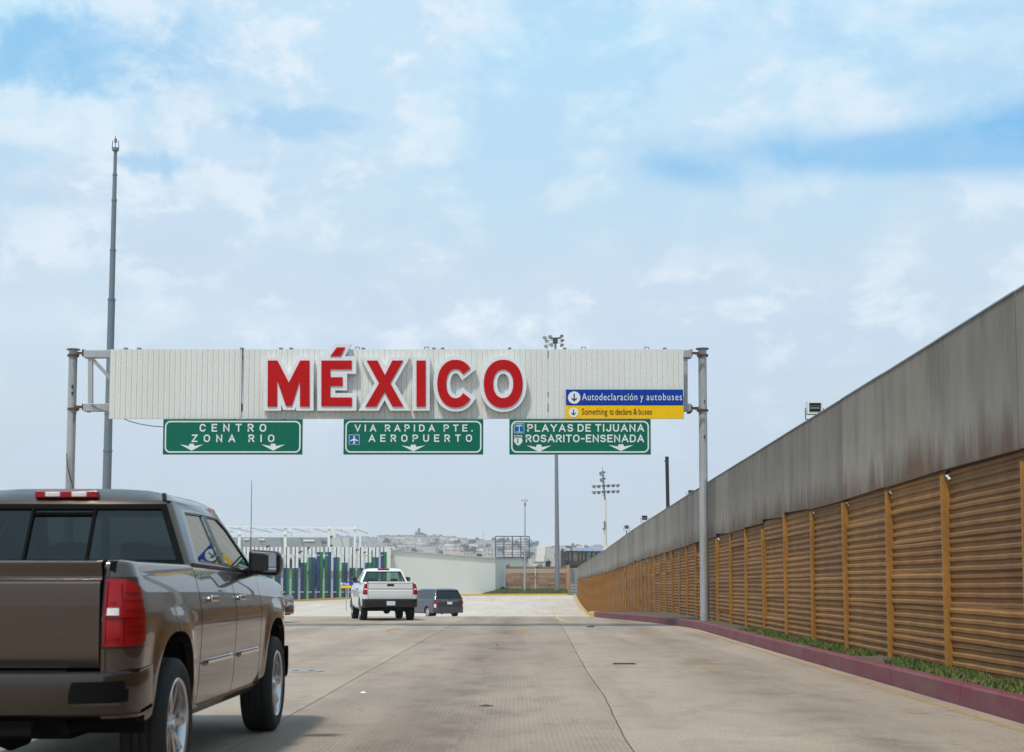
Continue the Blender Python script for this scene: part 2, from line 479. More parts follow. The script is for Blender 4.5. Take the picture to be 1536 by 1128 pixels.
# --- concrete
def concrete(name, ca, cb, stain, groove=0.0, oil=None):
    m, nt, b = new_mat(name)
    big = nnoise(nt, 0.22, 7, 0.6, (1, .35, 1), 0.6)
    mid = nnoise(nt, 1.6, 7, 0.7, (1, .55, 1))
    fine = nnoise(nt, 38, 5, 0.8)
    track = nnoise(nt, 0.9, 4, 0.55, (1, .05, 1))
    c = nramp(nt, big, [(0.34, ca), (0.66, cb)])
    c = nmix(nt, nramp(nt, mid, [(0.50, 0.0), (0.74, 0.55)]), c, stain)
    c = nmix(nt, nramp(nt, track, [(0.50, 0.0), (0.72, 0.45)]), c, stain)
    c = nmix(nt, 0.75, c, nramp(nt, fine, [(0.34, 0.55), (0.60, 1.2)]), 'MULTIPLY')
    if oil:                                       # drips and rubber down the middle and wheel tracks of the lane
        cc0 = nt.nodes.new('ShaderNodeTexCoord'); s0 = nt.nodes.new('ShaderNodeSeparateXYZ'); nt.links.new(cc0.outputs['Object'], s0.inputs[0])
        ax = nmath(nt, 'SUBTRACT', s0.outputs[0], nmath(nt, 'ADD', nmath(nt, 'MULTIPLY', s0.outputs[1], oil[1]), oil[0]))
        ax = nmath(nt, 'ADD', ax, nmath(nt, 'MULTIPLY', nmath(nt, 'SUBTRACT', nnoise(nt, .5, 4, .6, (1, .3, 1)), .5), 1.2))
        g1 = nmath(nt, 'SUBTRACT', 1.0, nmath(nt, 'MULTIPLY', nmath(nt, 'ABSOLUTE', ax), 1.35), True)
        g1 = nmath(nt, 'MULTIPLY', g1, nramp(nt, nnoise(nt, 1.1, 7, .72, (1, .5, 1)), [(.36, 0.15), (.62, 1.0)]))
        c = nmix(nt, nmath(nt, 'MULTIPLY', g1, .75), c, stain)
        drip = nnoise(nt, 16, 3, .6, (1, .8, 1))
        c = nmix(nt, nmath(nt, 'MULTIPLY', nramp(nt, drip, [(.64, 0), (.70, .8)]), nmath(nt, 'ADD', g1, .15), True), c, sc(stain, .4))
        v_ = nt.nodes.new('ShaderNodeTexVoronoi'); v_.feature = 'DISTANCE_TO_EDGE'; v_.inputs['Scale'].default_value = .22
        mp_ = nt.nodes.new('ShaderNodeMapping'); wn_ = nt.nodes.new('ShaderNodeTexNoise'); wn_.inputs['Scale'].default_value = 1.1; wn_.inputs['Detail'].default_value = 6
        nt.links.new(cc0.outputs['Object'], wn_.inputs['Vector'])
        ad = nt.nodes.new('ShaderNodeVectorMath'); ad.operation = 'ADD'; nt.links.new(cc0.outputs['Object'], ad.inputs[0]); nt.links.new(wn_.outputs['Color'], ad.inputs[1]); nt.links.new(ad.outputs[0], v_.inputs['Vector'])
        c = nmix(nt, nramp(nt, v_.outputs['Distance'], [(0.0, .32), (.0018, 0.0)]), c, sc(stain, .5))
    spots = nnoise(nt, 9, 2, 0.5)
    c = nmix(nt, nramp(nt, spots, [(0.72, 0.0), (0.78, 0.4)]), c, sc(stain, .55))
    if groove:
        cc = nt.nodes.new('ShaderNodeTexCoord'); w = nt.nodes.new('ShaderNodeTexWave')
        w.wave_type = 'BANDS'; w.bands_direction = 'Y'; w.inputs['Scale'].default_value = 3.2
        w.inputs['Distortion'].default_value = 0.25; w.inputs['Detail'].default_value = 2; w.inputs['Detail Scale'].default_value = 3
        nt.links.new(cc.outputs['Object'], w.inputs[0])
        w2 = nt.nodes.new('ShaderNodeTexWave')
        w2.wave_type = 'BANDS'; w2.bands_direction = 'X'; w2.inputs['Scale'].default_value = 7.0
        w2.inputs['Distortion'].default_value = 1.2; w2.inputs['Detail'].default_value = 2
        nt.links.new(cc.outputs['Object'], w2.inputs[0])
        gr = nmath(nt, 'MULTIPLY', w.outputs[1], nramp(nt, w2.outputs[1], [(0.0, 0.35), (1.0, 1.0)]))
        patch = nramp(nt, nnoise(nt, 0.5, 3, 0.5, (1, .5, 1)), [(0.35, 0.25), (0.62, 1.0)])
        gr2 = nmath(nt, 'MULTIPLY', gr, patch)
        c = nmix(nt, groove, c, nramp(nt, gr2, [(0.0, 1.0), (0.8, 0.5)]), 'MULTIPLY')
        h = nmath(nt, 'ADD', nmath(nt, 'MULTIPLY', fine, 0.6), nmath(nt, 'MULTIPLY', gr2, -1.0))
        nbump(nt, b, h, 0.35, 0.012)
    else:
        nbump(nt, b, fine, 0.3, 0.01)
    nt.links.new(c, b.inputs['Base Color'])
    b.inputs['Roughness'].default_value = 0.82
    b.inputs['Specular IOR Level'].default_value = 0.35
    return m
M['conc_mid'] = concrete('grooved road concrete', (0.265, 0.203, 0.155), (0.385, 0.305, 0.24), (0.125, 0.088, 0.064), 0.65, (-.72, .012))
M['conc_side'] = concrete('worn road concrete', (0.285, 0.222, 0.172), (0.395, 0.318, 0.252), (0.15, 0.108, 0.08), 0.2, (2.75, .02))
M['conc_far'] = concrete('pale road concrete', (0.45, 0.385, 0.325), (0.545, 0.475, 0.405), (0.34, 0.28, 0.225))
M['joint'] = plain('joint sealant', (0.05, 0.045, 0.04), 0.9, var=0.3)

road = thing('road', 'x', 'x'); del road['label']; del road['category']; road['kind'] = 'structure'
bed = MB(); bed.grid([[(x, y, gz(y) - 0.022) for x in (-75, -40, -20, -10, -5, 0, kerb_x(y) + .05)] for y in YS])
bed.build('road_bed', M['joint'], road, smooth=True)
def jw(y, s, a):                                 # the joints wander
    return a * noise.noise(Vector((s * 7.3, y * 0.22, 0))) + a * 0.35 * noise.noise(Vector((s * 3.1, y * 1.7, 5)))
E_LINES = [lambda y: -13.2, lambda y: -9.6 + .004 * y, lambda y: -5.95 + .006 * y,
           lambda y: -2.24 + .007 * y + jw(y, 1, .02), lambda y: .74 + .0175 * y + jw(y, 2, .035), kerb_x]
def slab(fa, fb, y0, y1, mat, nx=6, step=.5, g0=.006, parent=road):
    mb = MB(); ys = frange(y0 + .012, y1 - .012, step)
    rows = []
    for y in ys:
        xa, xb = fa(y) + g0, fb(y) - g0
        r = [(xa, y, gz(y) - .03)] + [(xa + (xb - xa) * i / nx, y, gz(y)) for i in range(nx + 1)] + [(xb, y, gz(y) - .03)]
        rows.append(r)
    first = [(p[0], p[1], gz(p[1]) - .03) for p in rows[0]]; last = [(p[0], p[1], gz(p[1]) - .03) for p in rows[-1]]
    mb.grid([first] + rows + [last])
    return mb.build('slab', mat, parent)
for i in range(5):
    mt = M['conc_mid'] if i == 3 else M['conc_side']
    fb = E_LINES[i + 1]
    if i == 4: fb = lambda y: kerb_x(y) - .005
    slab(E_LINES[i], fb, -30, 61.8, mt, 4, .5)
slab(lambda y: -75, E_LINES[0], -30, 61.8, M['conc_side'], 6, 2)
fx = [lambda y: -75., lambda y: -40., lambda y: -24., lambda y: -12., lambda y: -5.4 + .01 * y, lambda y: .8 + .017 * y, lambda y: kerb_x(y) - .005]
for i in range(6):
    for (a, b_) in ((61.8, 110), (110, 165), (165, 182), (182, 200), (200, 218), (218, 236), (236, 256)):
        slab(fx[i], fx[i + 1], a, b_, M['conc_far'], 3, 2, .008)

# --- kerb and verge
M['red_kerb'] = weathered('red kerb paint', (0.165, 0.026, 0.040), (0.165, 0.075, 0.07), 0.65, 0, 1.0, 2.5, (1, .4, 1), 14)
kerb = thing('kerb', 'x', 'x'); del kerb['label']; del kerb['category']; kerb['kind'] = 'structure'
KH = .22
def kerb_piece(y0, y1, mat, name='kerb_stone'):
    mb = MB(); rows = []
    for y in frange(y0 + .008, y1 - .008, .5):
        x = kerb_x(y); z = gz(y)
        w = .17
        hh = KH + .006 * noise.noise(Vector((y * 1.3, 2, 1)))
        rows.append([(x, y, z - .05), (x + .012, y, z + hh - .02), (x + .035, y, z + hh), (x + w, y, z + hh), (x + w, y, z - .05)])
    n = len(rows[0])
    mb.grid(rows)
    mb.add(rows[0], [tuple(range(n))]); mb.add(rows[-1], [tuple(range(n))])
    return mb.build(name, mat, kerb)
y = -9.0
while y < 61:
    kerb_piece(y, min(y + 3.0, 61), M['red_kerb']); y += 3.0
y = 61.0
while y < 252:
    kerb_piece(y, min(y + 12, 252), M['yellow_kerb']); y += 12
M['soil'] = weathered('verge soil', (0.10, 0.075, 0.045), (0.06, 0.045, 0.025), 0.95, 0, 0.8, 1.5)
mb = MB(); rows = []
for y in YS:
    x0 = kerb_x(y) + .16; x1 = wall_x(y) + 12
    rows.append([(x0 + (x1 - x0) * t, y, gz(y) + KH - .03 + .01 * noise.noise(Vector((t * 20, y * .6, 0)))) for t in (0, .04, .08, .12, .3, 1)])
mb.grid(rows); structure(mb.build('verge', M['soil'], smooth=True))

# grass along the foot of the fence
mb = MB(); rg = random.Random(3)
for i in range(30000):
    y = 8 + 27 * rg.random() ** 1.1
    x = wall_x(y) - .1 - 1.5 * rg.random()
    if x < kerb_x(y) + .19 or noise.noise(Vector((x * .9, y * .5, 9))) < -.02 - .18 * (y < 18): continue
    h = (.03 + .055 * rg.random()) * (1.3 if wall_x(y) - x < .4 else 1); a = rg.random() * 6.28; w = .012
    lx, ly = rg.gauss(0, .04), rg.gauss(0, .04)
    z = gz(y) + KH - .03
    mb.add([(x - w * math.cos(a), y - w * math.sin(a), z), (x + w * math.cos(a), y + w * math.sin(a), z), (x + lx, y + ly, z + h)], [(0, 1, 2)])
o = mb.build('grass', M['grass']); tag(o, 'green grass and weeds growing between the red kerb and the rusty fence', 'grass'); o['kind'] = 'stuff'

# --- road markings and small marks, 4 mm above the slabs
def on_ground(px, py):
    prev = None
    y = 8.0
    while y < 300:
        p = P(px, py, y)
        if p.z <= gz(y): return Vector((p.x, y, gz(y)))
        y += .1 if y < 80 else .5
    return Vector((P(px, py, 60).x, 60, gz(60)))
def stripe(pts, w, mat, name, parent=None, lift=.004, fade=None):
    mb = MB(); rows = []
    n = len(pts)
    dense = []
    for (a, b_) in zip(pts[:-1], pts[1:]):
        k = max(1, int((b_ - a).length / .5))
        for i in range(k): dense.append(a.lerp(b_, i / k))
    dense.append(pts[-1])
    for i, p in enumerate(dense):
        d = (dense[min(i + 1, len(dense) - 1)] - dense[max(i - 1, 0)]); d.z = 0; d.normalize()
        s = Vector((d.y, -d.x, 0))
        ww = w * (1 + .15 * noise.noise(p * 2))
        rows.append([(q.x, q.y, gz(q.y) + lift) for q in (p - s * ww / 2, p + s * ww / 2)])
    mb.grid(rows)
    return mb.build(name, mat, parent)
def broken(name, c, amax=.85):
    m = bpy.data.materials.new(name); m.use_nodes = True
    nt = m.node_tree; b = nt.nodes['Principled BSDF']
    n = nnoise(nt, 3.5, 6, 0.7)
    nt.links.new(nramp(nt, n, [(0.3, c), (0.7, sc(c, .8))]), b.inputs['Base Color'])
    b.inputs['Roughness'].default_value = .85
    a = nramp(nt, nnoise(nt, 7, 6, 0.75), [(0.38, 0.0), (0.62, amax)])
    nt.links.new(a, b.inputs['Alpha'])
    return m
M['worn_yellow'] = broken('flaking yellow paint', (0.52, 0.33, 0.11))
M['faint_yellow'] = broken('almost vanished yellow paint', (0.50, 0.34, 0.14), .35)
M['pale_yellow'] = broken('faded yellow paint', (0.46, 0.36, 0.22))
M['dark_stain'] = broken('tyre stain', (0.20, 0.17, 0.135))
edge = [Vector((kerb_x(y) - .22, y, 0)) for y in frange(9, 44, 1.5)]
structure(stripe(edge, .10, M['worn_yellow'], 'road_edge_line'))
edge2 = [Vector((kerb_x(y) - .25, y, 0)) for y in frange(175, 250, 5)]
structure(stripe(edge2, .25, M['yellow_paint'], 'road_edge_line'))
def arrow_mark(px, py, mt):
    c = on_ground(px, py)
    mb = MB()
    def q(dx_, dy_): return (c.x + dx_ + VPS * dy_, c.y + dy_, gz(c.y + dy_) + .004)
    mb.add([q(-.09, -1.9), (q(.09, -1.9)), q(.09, .2), q(-.09, .2)], [(0, 1, 2, 3)])
    mb.add([q(-.36, .2), q(.36, .2), q(0, 1.6)], [(0, 1, 2)])
    return structure(mb.build('lane_arrow', mt))
for px, py in ((588, 945), (786, 946), (972, 947.5), (1052, 998)): arrow_mark(px, py, M['worn_yellow'] if py < 990 else M['faint_yellow'])
structure(stripe([on_ground(*q) for q in ((829, 918.5), (832, 923), (836, 928), (846, 931.5), (860, 934))], .16, M['yellow_paint'], 'lane_line'))
structure(stripe([on_ground(*q) for q in ((735, 932), (745, 929.5), (756, 927))], .12, M['pale_yellow'], 'lane_line'))
structure(stripe([on_ground(*q) for q in ((722, 933), (730, 932))], .12, M['pale_yellow'], 'lane_line'))
structure(stripe([on_ground(*q) for q in ((440, 931), (480, 930.5), (530, 931), (620, 931))], .45, M['pale_yellow'], 'crosswise_line'))
structure(stripe([Vector((-14, 61.2, 0)), Vector((-3, 60.9, 0)), Vector((3, 61, 0))], .5, M['dark_stain'], 'tyre_stain'))
# metal cover
c = on_ground(455, 1007.2)
t = thing('manhole_cover', 'round pale manhole cover set in the road beside the brown pickup', 'manhole cover', c)
M['cover'] = weathered('worn cast iron', (0.34, 0.33, 0.31), (0.2, 0.19, 0.18), .6, .2, .7, 9)
mb = MB(); mb.lathe([(.30, 0), (.30, .008), (.245, .008), (.245, .004)], (0, 0, 0), (0, 0, 1), 32); mb.build('ring', M['cover'], t)
mb = MB(); mb.lathe([(.0, .009), (.23, .009), (.24, .004)], (0, 0, 0), (0, 0, 1), 32)
mb.build('lid', M['cover'], t)
mb = MB()
for a in range(8):
    mb.box((.13 * math.cos(a * .785), .13 * math.sin(a * .785), .0102), (.07, .018, .004), a * .785)
mb.build('slots', M['black'], t)
# bar lying on the road
c = on_ground(936, 997)
mb = MB(); mb.tube([(-.17, -.03, .012), (-.16, 0, .012), (.16, .005, .012), (.17, -.03, .012)], .011, 6)
o = mb.build('metal_bar', M['black']); o.location = c
tag(o, 'thin dark bent bar lying on the right lane near the kerb', 'debris')
c = on_ground(885.5, 940.5)
mb = MB(); mb.box((0, 0, .012), (.22, .35, .02)); mb.box((.05, .1, .028), (.1, .12, .014), .4)
o = mb.build('flat_scrap', M['black'], bevel=.004); o.location = c
tag(o, 'small black flat scrap lying beyond the metal bar, left of the red kerb', 'debris')
def litter(px, py, s, mat, label):
    c = on_ground(px, py); mb = MB(); rr = random.Random(px)
    ring = [(s * (1 + .3 * rr.random()) * math.cos(a), s * .8 * (1 + .3 * rr.random()) * math.sin(a), .003) for a in [k * .9 for k in range(7)]]
    mb.add(ring + [(0, 0, .02)], [(i, (i + 1) % 7, 7) for i in range(7)])
    o = mb.build('litter', mat); o.location = c; tag(o, label, 'litter')
litter(545, 1039.5, .04, M['white'], 'small white scrap of paper on the road near the left joint')
litter(729, 1059.5, .07, M['black'], 'flat dark leaf-like scrap in the middle of the centre lane')
litter(746, 968.5, .035, M['black'], 'tiny dark speck on the centre lane, farther out than the scrap')

# ------------------------------------------------------------------ border fence
def mat_steel():
    m, nt, b = new_mat('rusty ribbed steel')
    n1 = nnoise(nt, 0.5, 6, 0.65, (1, 1, 1), .5); n2 = nnoise(nt, 5, 7, 0.7, (1, .25, 2)); n3 = nnoise(nt, 30, 4, .7)
    c = nramp(nt, n1, [(0.28, (0.12, 0.048, 0.012)), (0.48, (0.215, 0.098, 0.019)), (0.72, (0.32, 0.155, 0.030))])
    c = nmix(nt, nramp(nt, n2, [(0.5, 0.0), (0.74, 0.6)]), c, (0.085, 0.038, 0.018))
    oi = nt.nodes.new('ShaderNodeObjectInfo')
    c = nmix(nt, 1.0, c, nramp(nt, oi.outputs['Random'], [(0.0, (.80, .77, .78)), (.35, (1.0, .98, .95)), (.7, (1.15, 1.12, 1.0)), (1.0, (.9, .78, .7))]), 'MULTIPLY')
    c = nmix(nt, .4, c, nramp(nt, n3, [(0.3, 0.6), (0.7, 1.15)]), 'MULTIPLY')
    nt.links.new(c, b.inputs['Base Color']); b.inputs['Roughness'].default_value = .7
    nbump(nt, b, n3, .25, .008)
    return m
M['mat_steel'] = mat_steel()
M['post_orange'] = weathered('orange painted steel', (0.36, 0.165, 0.024), (0.19, 0.08, 0.018), .65, 0, .95, 2.2, (1, 1, .5), 18)
def upper_steel():
    m, nt, b = new_mat('streaked grey sheet')
    n1 = nnoise(nt, 1.1, 7, 0.62, (1, 1.1, .12), .3)       # streaks run down
    n2 = nnoise(nt, .35, 4, .5)
    n3 = nnoise(nt, 14, 5, .7, (1, 1, .4))
    c = nramp(nt, n1, [(0.30, (0.105, 0.092, 0.074)), (0.46, (0.17, 0.15, 0.124)), (0.66, (0.225, 0.203, 0.172))])
    c = nmix(nt, nramp(nt, n2, [(0.4, 0), (0.7, .5)]), c, (0.19, 0.165, 0.135))
    cc = nt.nodes.new('ShaderNodeTexCoord'); s = nt.nodes.new('ShaderNodeSeparateXYZ'); nt.links.new(cc.outputs['UV'], s.inputs[0])
    low = nmath(nt, 'ADD', s.outputs[1], nmath(nt, 'MULTIPLY', nmath(nt, 'SUBTRACT', nnoise(nt, 1.5, 6, .7, (1, 1.2, .12)), .5), .9))
    c = nmix(nt, nramp(nt, low, [(0.0, .9), (0.10, .5), (0.26, 0.0)]), c, (0.10, 0.052, 0.026))   # rust creeping up from the lower edge
    c = nmix(nt, nmath(nt, 'MULTIPLY', nramp(nt, low, [(0.05, 0), (0.26, .55), (.6, 0)]), nramp(nt, nnoise(nt, 1.9, 6, .65, (1, 1.2, .12)), [(.40, .2), (.6, 1.0)])), c, (0.29, 0.26, 0.225))
    top_d = nmath(nt, 'SUBTRACT', s.outputs[1], nmath(nt, 'MULTIPLY', nmath(nt, 'SUBTRACT', nnoise(nt, 2.6, 6, .7, (1, 1.4, .08)), .5), 1.6))
    c = nmix(nt, nramp(nt, top_d, [(0.80, 0), (1.0, .35)]), c, (0.075, 0.062, 0.05))
    c = nmix(nt, nramp(nt, nnoise(nt, .55, 5, .6), [(.5, 0), (.68, .35)]), c, (0.24, 0.22, 0.19))
    oi = nt.nodes.new('ShaderNodeObjectInfo')
    c = nmix(nt, 1.0, c, nramp(nt, oi.outputs['Random'], [(0.0, .80), (1.0, 1.14)]), 'MULTIPLY')
    c = nmix(nt, .35, c, nramp(nt, n3, [(0.3, .72), (0.7, 1.1)]), 'MULTIPLY')
    nt.links.new(c, b.inputs['Base Color']); b.inputs['Roughness'].default_value = .75; b.inputs['Metallic'].default_value = 0.0
    nbump(nt, b, n3, .15, .01)
    return m
M['upper_steel'] = upper_steel()
MID_T = [(-20, 2.74), (43, 2.74), (83, 2.61), (122, 2.37), (225, 2.3)]
TOP_T = [(-20, 4.36), (20, 4.37), (43, 4.43), (83, 4.46), (122, 4.29), (225, 4.2)]
fence = thing('border_fence', 'long fence of rusty ribbed steel mats under streaked grey sheets along the right kerb', 'fence', (wall_x(0), 0, 0), -math.atan(VPS))
fm = fence.matrix_basis.copy() if False else None
# local frame: +y along the fence, -x towards the road
def ribs(n_r=4, H=.46, d=.026):
    prof = []
    for k in range(n_r):
        z0 = k * H / n_r; p = H / n_r
        prof += [(0, z0 + .004), (-d, z0 + p * .22), (-d, z0 + p * .52), (0, z0 + p * .74)]
    prof += [(0, H - .002)]
    return prof
PITCH_Y = 3.02
def mat_mesh(seed, L=PITCH_Y - .03):
    mb = MB(); rr = random.Random(seed); rows = []
    for i in range(5):
        y = L * i / 4
        wob = [(rr.uniform(-.004, .004)) for _ in range(3)]
        rows.append([(p[0] + wob[0], y, p[1] + wob[1] * .8) for p in ribs()])
    mb.grid(rows)
    return mb.mesh('corrugated_mat', M['mat_steel'])
mat_meshes = [mat_mesh(s) for s in range(8)]
post_bm = MB()
def post_mesh(h):
    mb = MB(); mb.bb(-.095, -.047, -.029, .029, 0, h); mb.bb(-.047, .03, -.02, .02, 0, h - .05)
    mb.bb(-.12, -.045, -.045, .045, 0, .12)
    return mb.mesh('post', M['post_orange'])
ph = {}
stuffm = MB(); rr = random.Random(11); nmat = 0
y0 = 14.96 - 5 * PITCH_Y
nb = 0
while y0 < 231:
    base = gz(y0) + .16; mid = lerp_table(MID_T, y0)
    z = mid - .05; first = True
    while z > base - .1:
        z -= .43
        if nmat < 290:
            o = bpy.data.objects.new('corrugated_mat', rr.choice(mat_meshes)); col.objects.link(o); o.parent = fence
            o.location = (rr.choice([-.012, -.004, .004, .010]) + rr.uniform(-.003, .003), y0 + .015, z + rr.uniform(-.010, .010))
            o.rotation_euler = (rr.uniform(-.004, .004), rr.uniform(-.03, .03), rr.uniform(-.003, .003)); nmat += 1
        else:
            pr = ribs(); a = [(p[0], y0 + .015, z + p[1]) for p in pr]; c2 = [(p[0], y0 + PITCH_Y - .015, z + p[1]) for p in pr]
            stuffm.grid([a, c2])
    h = mid - base - rr.choice([.05, .12, .28, .2]) + .2
    o = bpy.data.objects.new('post', post_mesh(h)); col.objects.link(o); o.parent = fence
    o.location = (0, y0, base - .1); o.rotation_euler = (rr.uniform(-.014, .014), rr.uniform(-.012, .006), rr.uniform(-.1, .1))
    y0 += PITCH_Y; nb += 1
o = stuffm.build('corrugated_mat', M['mat_steel'], fence); o['kind'] = 'stuff'
# backing angle that carries the sheets, then the sheets
mb = MB(); ys = frange(-1, 232, 4)
for a, b_ in zip(ys[:-1], ys[1:]):
    mb.bar((.03, a, lerp_table(MID_T, a) - .01), (.03, b_, lerp_table(MID_T, b_) - .01), .05, .12)
mb.build('rail', M['rust'], fence)
y0 = 14.96 - 5 * PITCH_Y + .06; k = 0
while y0 < 230:
    strong = (k % 2 == 1)
    a, b_ = y0 + (.026 if strong else .005), y0 + PITCH_Y - (.005 if strong else .026)
    j = rr.uniform(-.05, .05)
    za, zb = lerp_table(MID_T, a) - .05 + rr.choice([0, 0, .02, -.01]), lerp_table(MID_T, b_) - .05 + rr.choice([0, .0, .09, .02, -.02])
    ta, tb = lerp_table(TOP_T, a) + j * .3, lerp_table(TOP_T, b_) + j * .3
    xo = -.09 + j * .25
    mb = MB(); mb.bb(0, 1, 0, 1, 0, 1)
    vs = []
    for v in mb.v:
        yy = a if v[1] < .5 else b_
        zz = (za if v[1] < .5 else zb) if v[2] < .5 else (ta if v[1] < .5 else tb)
        vs.append((xo if v[0] < .5 else xo + .06, yy, zz))
    mb2 = MB(); mb2.add(vs, mb.f)
    me = mb2.mesh('upper_sheet', M['upper_steel'])
    uv = me.uv_layers.new(name='uv')
    for lp in me.loops:
        p = me.vertices[lp.vertex_index].co
        uv.data[lp.index].uv = (p.y, (p.z - za) / 2.0)
    o = bpy.data.objects.new('upper_sheet', me); col.objects.link(o); o.parent = fence
    if strong:
        mb = MB(); mb.bb(.005, .03, y0 - .07, y0 + .07, za + .02, ta - .02); mb.build('seam_strip', M['joint'], fence)
    # capping angle
    mb = MB(); mb.bar((xo + .03, a, ta + .012), (xo + .03, b_, tb + .012), .085, .022)
    o = mb.build('cap', M['galv_dark'], fence)
    y0 += PITCH_Y; k += 1

# ------------------------------------------------------------------ sign gantry
YG = 42.0
def rect(mb, px0, py0, px1, py1, Y, th):
    a = P(px0, py1, Y); b_ = P(px1, py0, Y)
    mb.bb(a.x, b_.x, Y - th / 2, Y + th / 2, a.z, b_.z)
    return mb
gan = thing('sign_gantry', 'tall overhead gantry with two grey posts and long white ribbed cladding across the road', 'sign gantry', (0, YG, 0))
gan_inv = Vector((0, YG, 0))
def gpart(mb, name, mat, parent=gan, **k):
    off = Vector((0, YG, 0))
    mb.v = [tuple(Vector(v) - off) for v in mb.v]
    return mb.build(name, mat, parent, **k)
YP = YG + .75
for (pt, pb) in (((110, 525), (100, 930)), ((1053.5, 524), (1057, 933))):
    t = P(*pt, YP); b0 = P(*pb, YP); zb = gz(YP)
    mb = MB(); mb.cyl((b0.x, YP, zb), (t.x, YP, t.z), .132, .127, 24); gpart(mb, 'post', M['galv'], smooth=True)
    mb = MB(); mb.cyl((t.x, YP, t.z), (t.x, YP, t.z + .03), .20, .20, 24); gpart(mb, 'post_cap', M['galv_dark'])
    mb = MB(); mb.cyl((b0.x, YP, zb + .01), (b0.x, YP, zb + .06), .30, .30, 20)
    for k in range(6): mb.cyl((b0.x + .24 * math.cos(k * 1.047), YP + .24 * math.sin(k * 1.047), zb + .05), (b0.x + .24 * math.cos(k * 1.047), YP + .24 * math.sin(k * 1.047), zb + .17), .02, .02, 6)
    gpart(mb, 'base_plate', M['galv_dark'])
# truss
def chord(pyc, Yc, px0, px1, w=.23):
    a = P(px0, pyc, Yc); b_ = P(px1, pyc, Yc); z = (a.z + b_.z) / 2
    mb = MB(); mb.bar((a.x, Yc, z), (b_.x, Yc, z), w, w); return gpart(mb, 'chord', M['galv'], bevel=.012)
for Yc in (YG + .45, YG + 1.15):
    chord(531.5, Yc, 127, 1037); chord(611.5, Yc, 126, 1036)
for px in (136, 252, 368, 484, 600, 716, 832, 948, 1028):
    for Yc in (YG + .45, YG + 1.15):
        a = P(px, 536, Yc); b_ = P(px, 607, Yc)
        mb = MB(); mb.bar((a.x, Yc, a.z), (b_.x, Yc, b_.z), .13, .13); gpart(mb, 'upright', M['galv'])
xs_ = [138, 252, 368, 484, 600, 716, 832, 948, 1026]
for i, (p0, p1) in enumerate(zip(xs_[:-1], xs_[1:])):
    Yc = YG + .45
    a = P(p0, 538, Yc); b_ = P(p0 + (p1 - p0) * .55, 605, Yc)
    mb = MB(); mb.bar(a, b_, .10, .10); gpart(mb, 'brace', M['galv'])
# rusty clamps holding the truss to the posts
for (pa, pb_, py) in ((126, 104, 529.5), (126, 103, 610.5), (1036, 1060, 529.5), (1036, 1060, 612.5)):
    mb = MB(); a = P(pa, py, YG + .45); b_ = P((pb_ + (112 if pb_ < 500 else 1050)) / 2, py, YP)
    z = a.z
    mb.bar((a.x, YG + .45, z), (b_.x, YG + .5, z - .05), .05, .05)
    mb.bar((a.x, YG + .75, z + .06), (b_.x, YG + .75, z + .06), .04, .04)
    mb.box((a.x, YG + .7, z), (.10, .6, .20))
    xc = P(110 if pb_ < 500 else 1053.8, py, YP).x
    mb.lathe([(.15, -.03), (.175, -.03), (.175, .03), (.15, .03)], (xc, YP, z - .03), (0, 0, 1), 16, True)
    gpart(mb, 'clamp', M['rust'])
# cladding
M['clad'] = weathered('cream ribbed sheet', (0.70, 0.70, 0.66), (0.60, 0.595, 0.545), .6, 0, .45, .7, (1, 1, .25), 20, .05)
YC = YG
def cladding(px0, px1, py0=524.0, py1=628.0):
    a = P(px0, py1, YC); b_ = P(px1, py0, YC)
    z0, z1 = a.z, b_.z
    mb = MB(); xs = []; x = a.x; pt = .1615
    pr = []
    while x < b_.x - .01:
        pr += [(x, .0), (min(x + .010, b_.x), .018), (min(x + .020, b_.x), .018), (min(x + .034, b_.x), 0), (min(x + .098, b_.x), -.0), (min(x + .103, b_.x), .005), (min(x + .108, b_.x), 0)]
        x += pt
    pr.append((b_.x, 0))
    mb.grid([[(p[0], YC + p[1], z) for p in pr] for z in (z0, z1)])
    mb.bb(a.x, b_.x, YC + .05, YC + .07, z0, z1)
    return gpart(mb, 'cladding_sheet', M['clad'])
cladding(163, 362.6); cladding(364, 821.6); cladding(822.8, 1025)
mb = MB()
for (px, ya, yb) in ((363.3, 524, 628),): rect(mb, px - 1.0, ya, px + 1.0, yb, YC + .03, .03)
for (ya, yb) in ((527, 535), (588, 595), (608, 618)): rect(mb, 821.7, ya, 822.7, yb, YC + .02, .03)
gpart(mb, 'seam_gap', M['black'])
for i, px in enumerate((189, 209, 363, 421.5, 437, 536, 545, 640, 651, 664, 764.5, 847, 875, 970, 997)):
    a = P(px, 523.2, YC + .1)
    mb = MB()
    if px in (536, 875, 970, 640): mb.tube([(a.x - .07, YC + .1, a.z - .04), (a.x - .06, YC + .1, a.z + .05), (a.x + .06, YC + .1, a.z + .05), (a.x + .07, YC + .1, a.z - .04)], .012, 6)
    else: mb.bb(a.x - .05, a.x + .05, YC + .03, YC + .18, a.z - .04, a.z + .025)
    gpart(mb, 'bracket', M['galv_dark'])
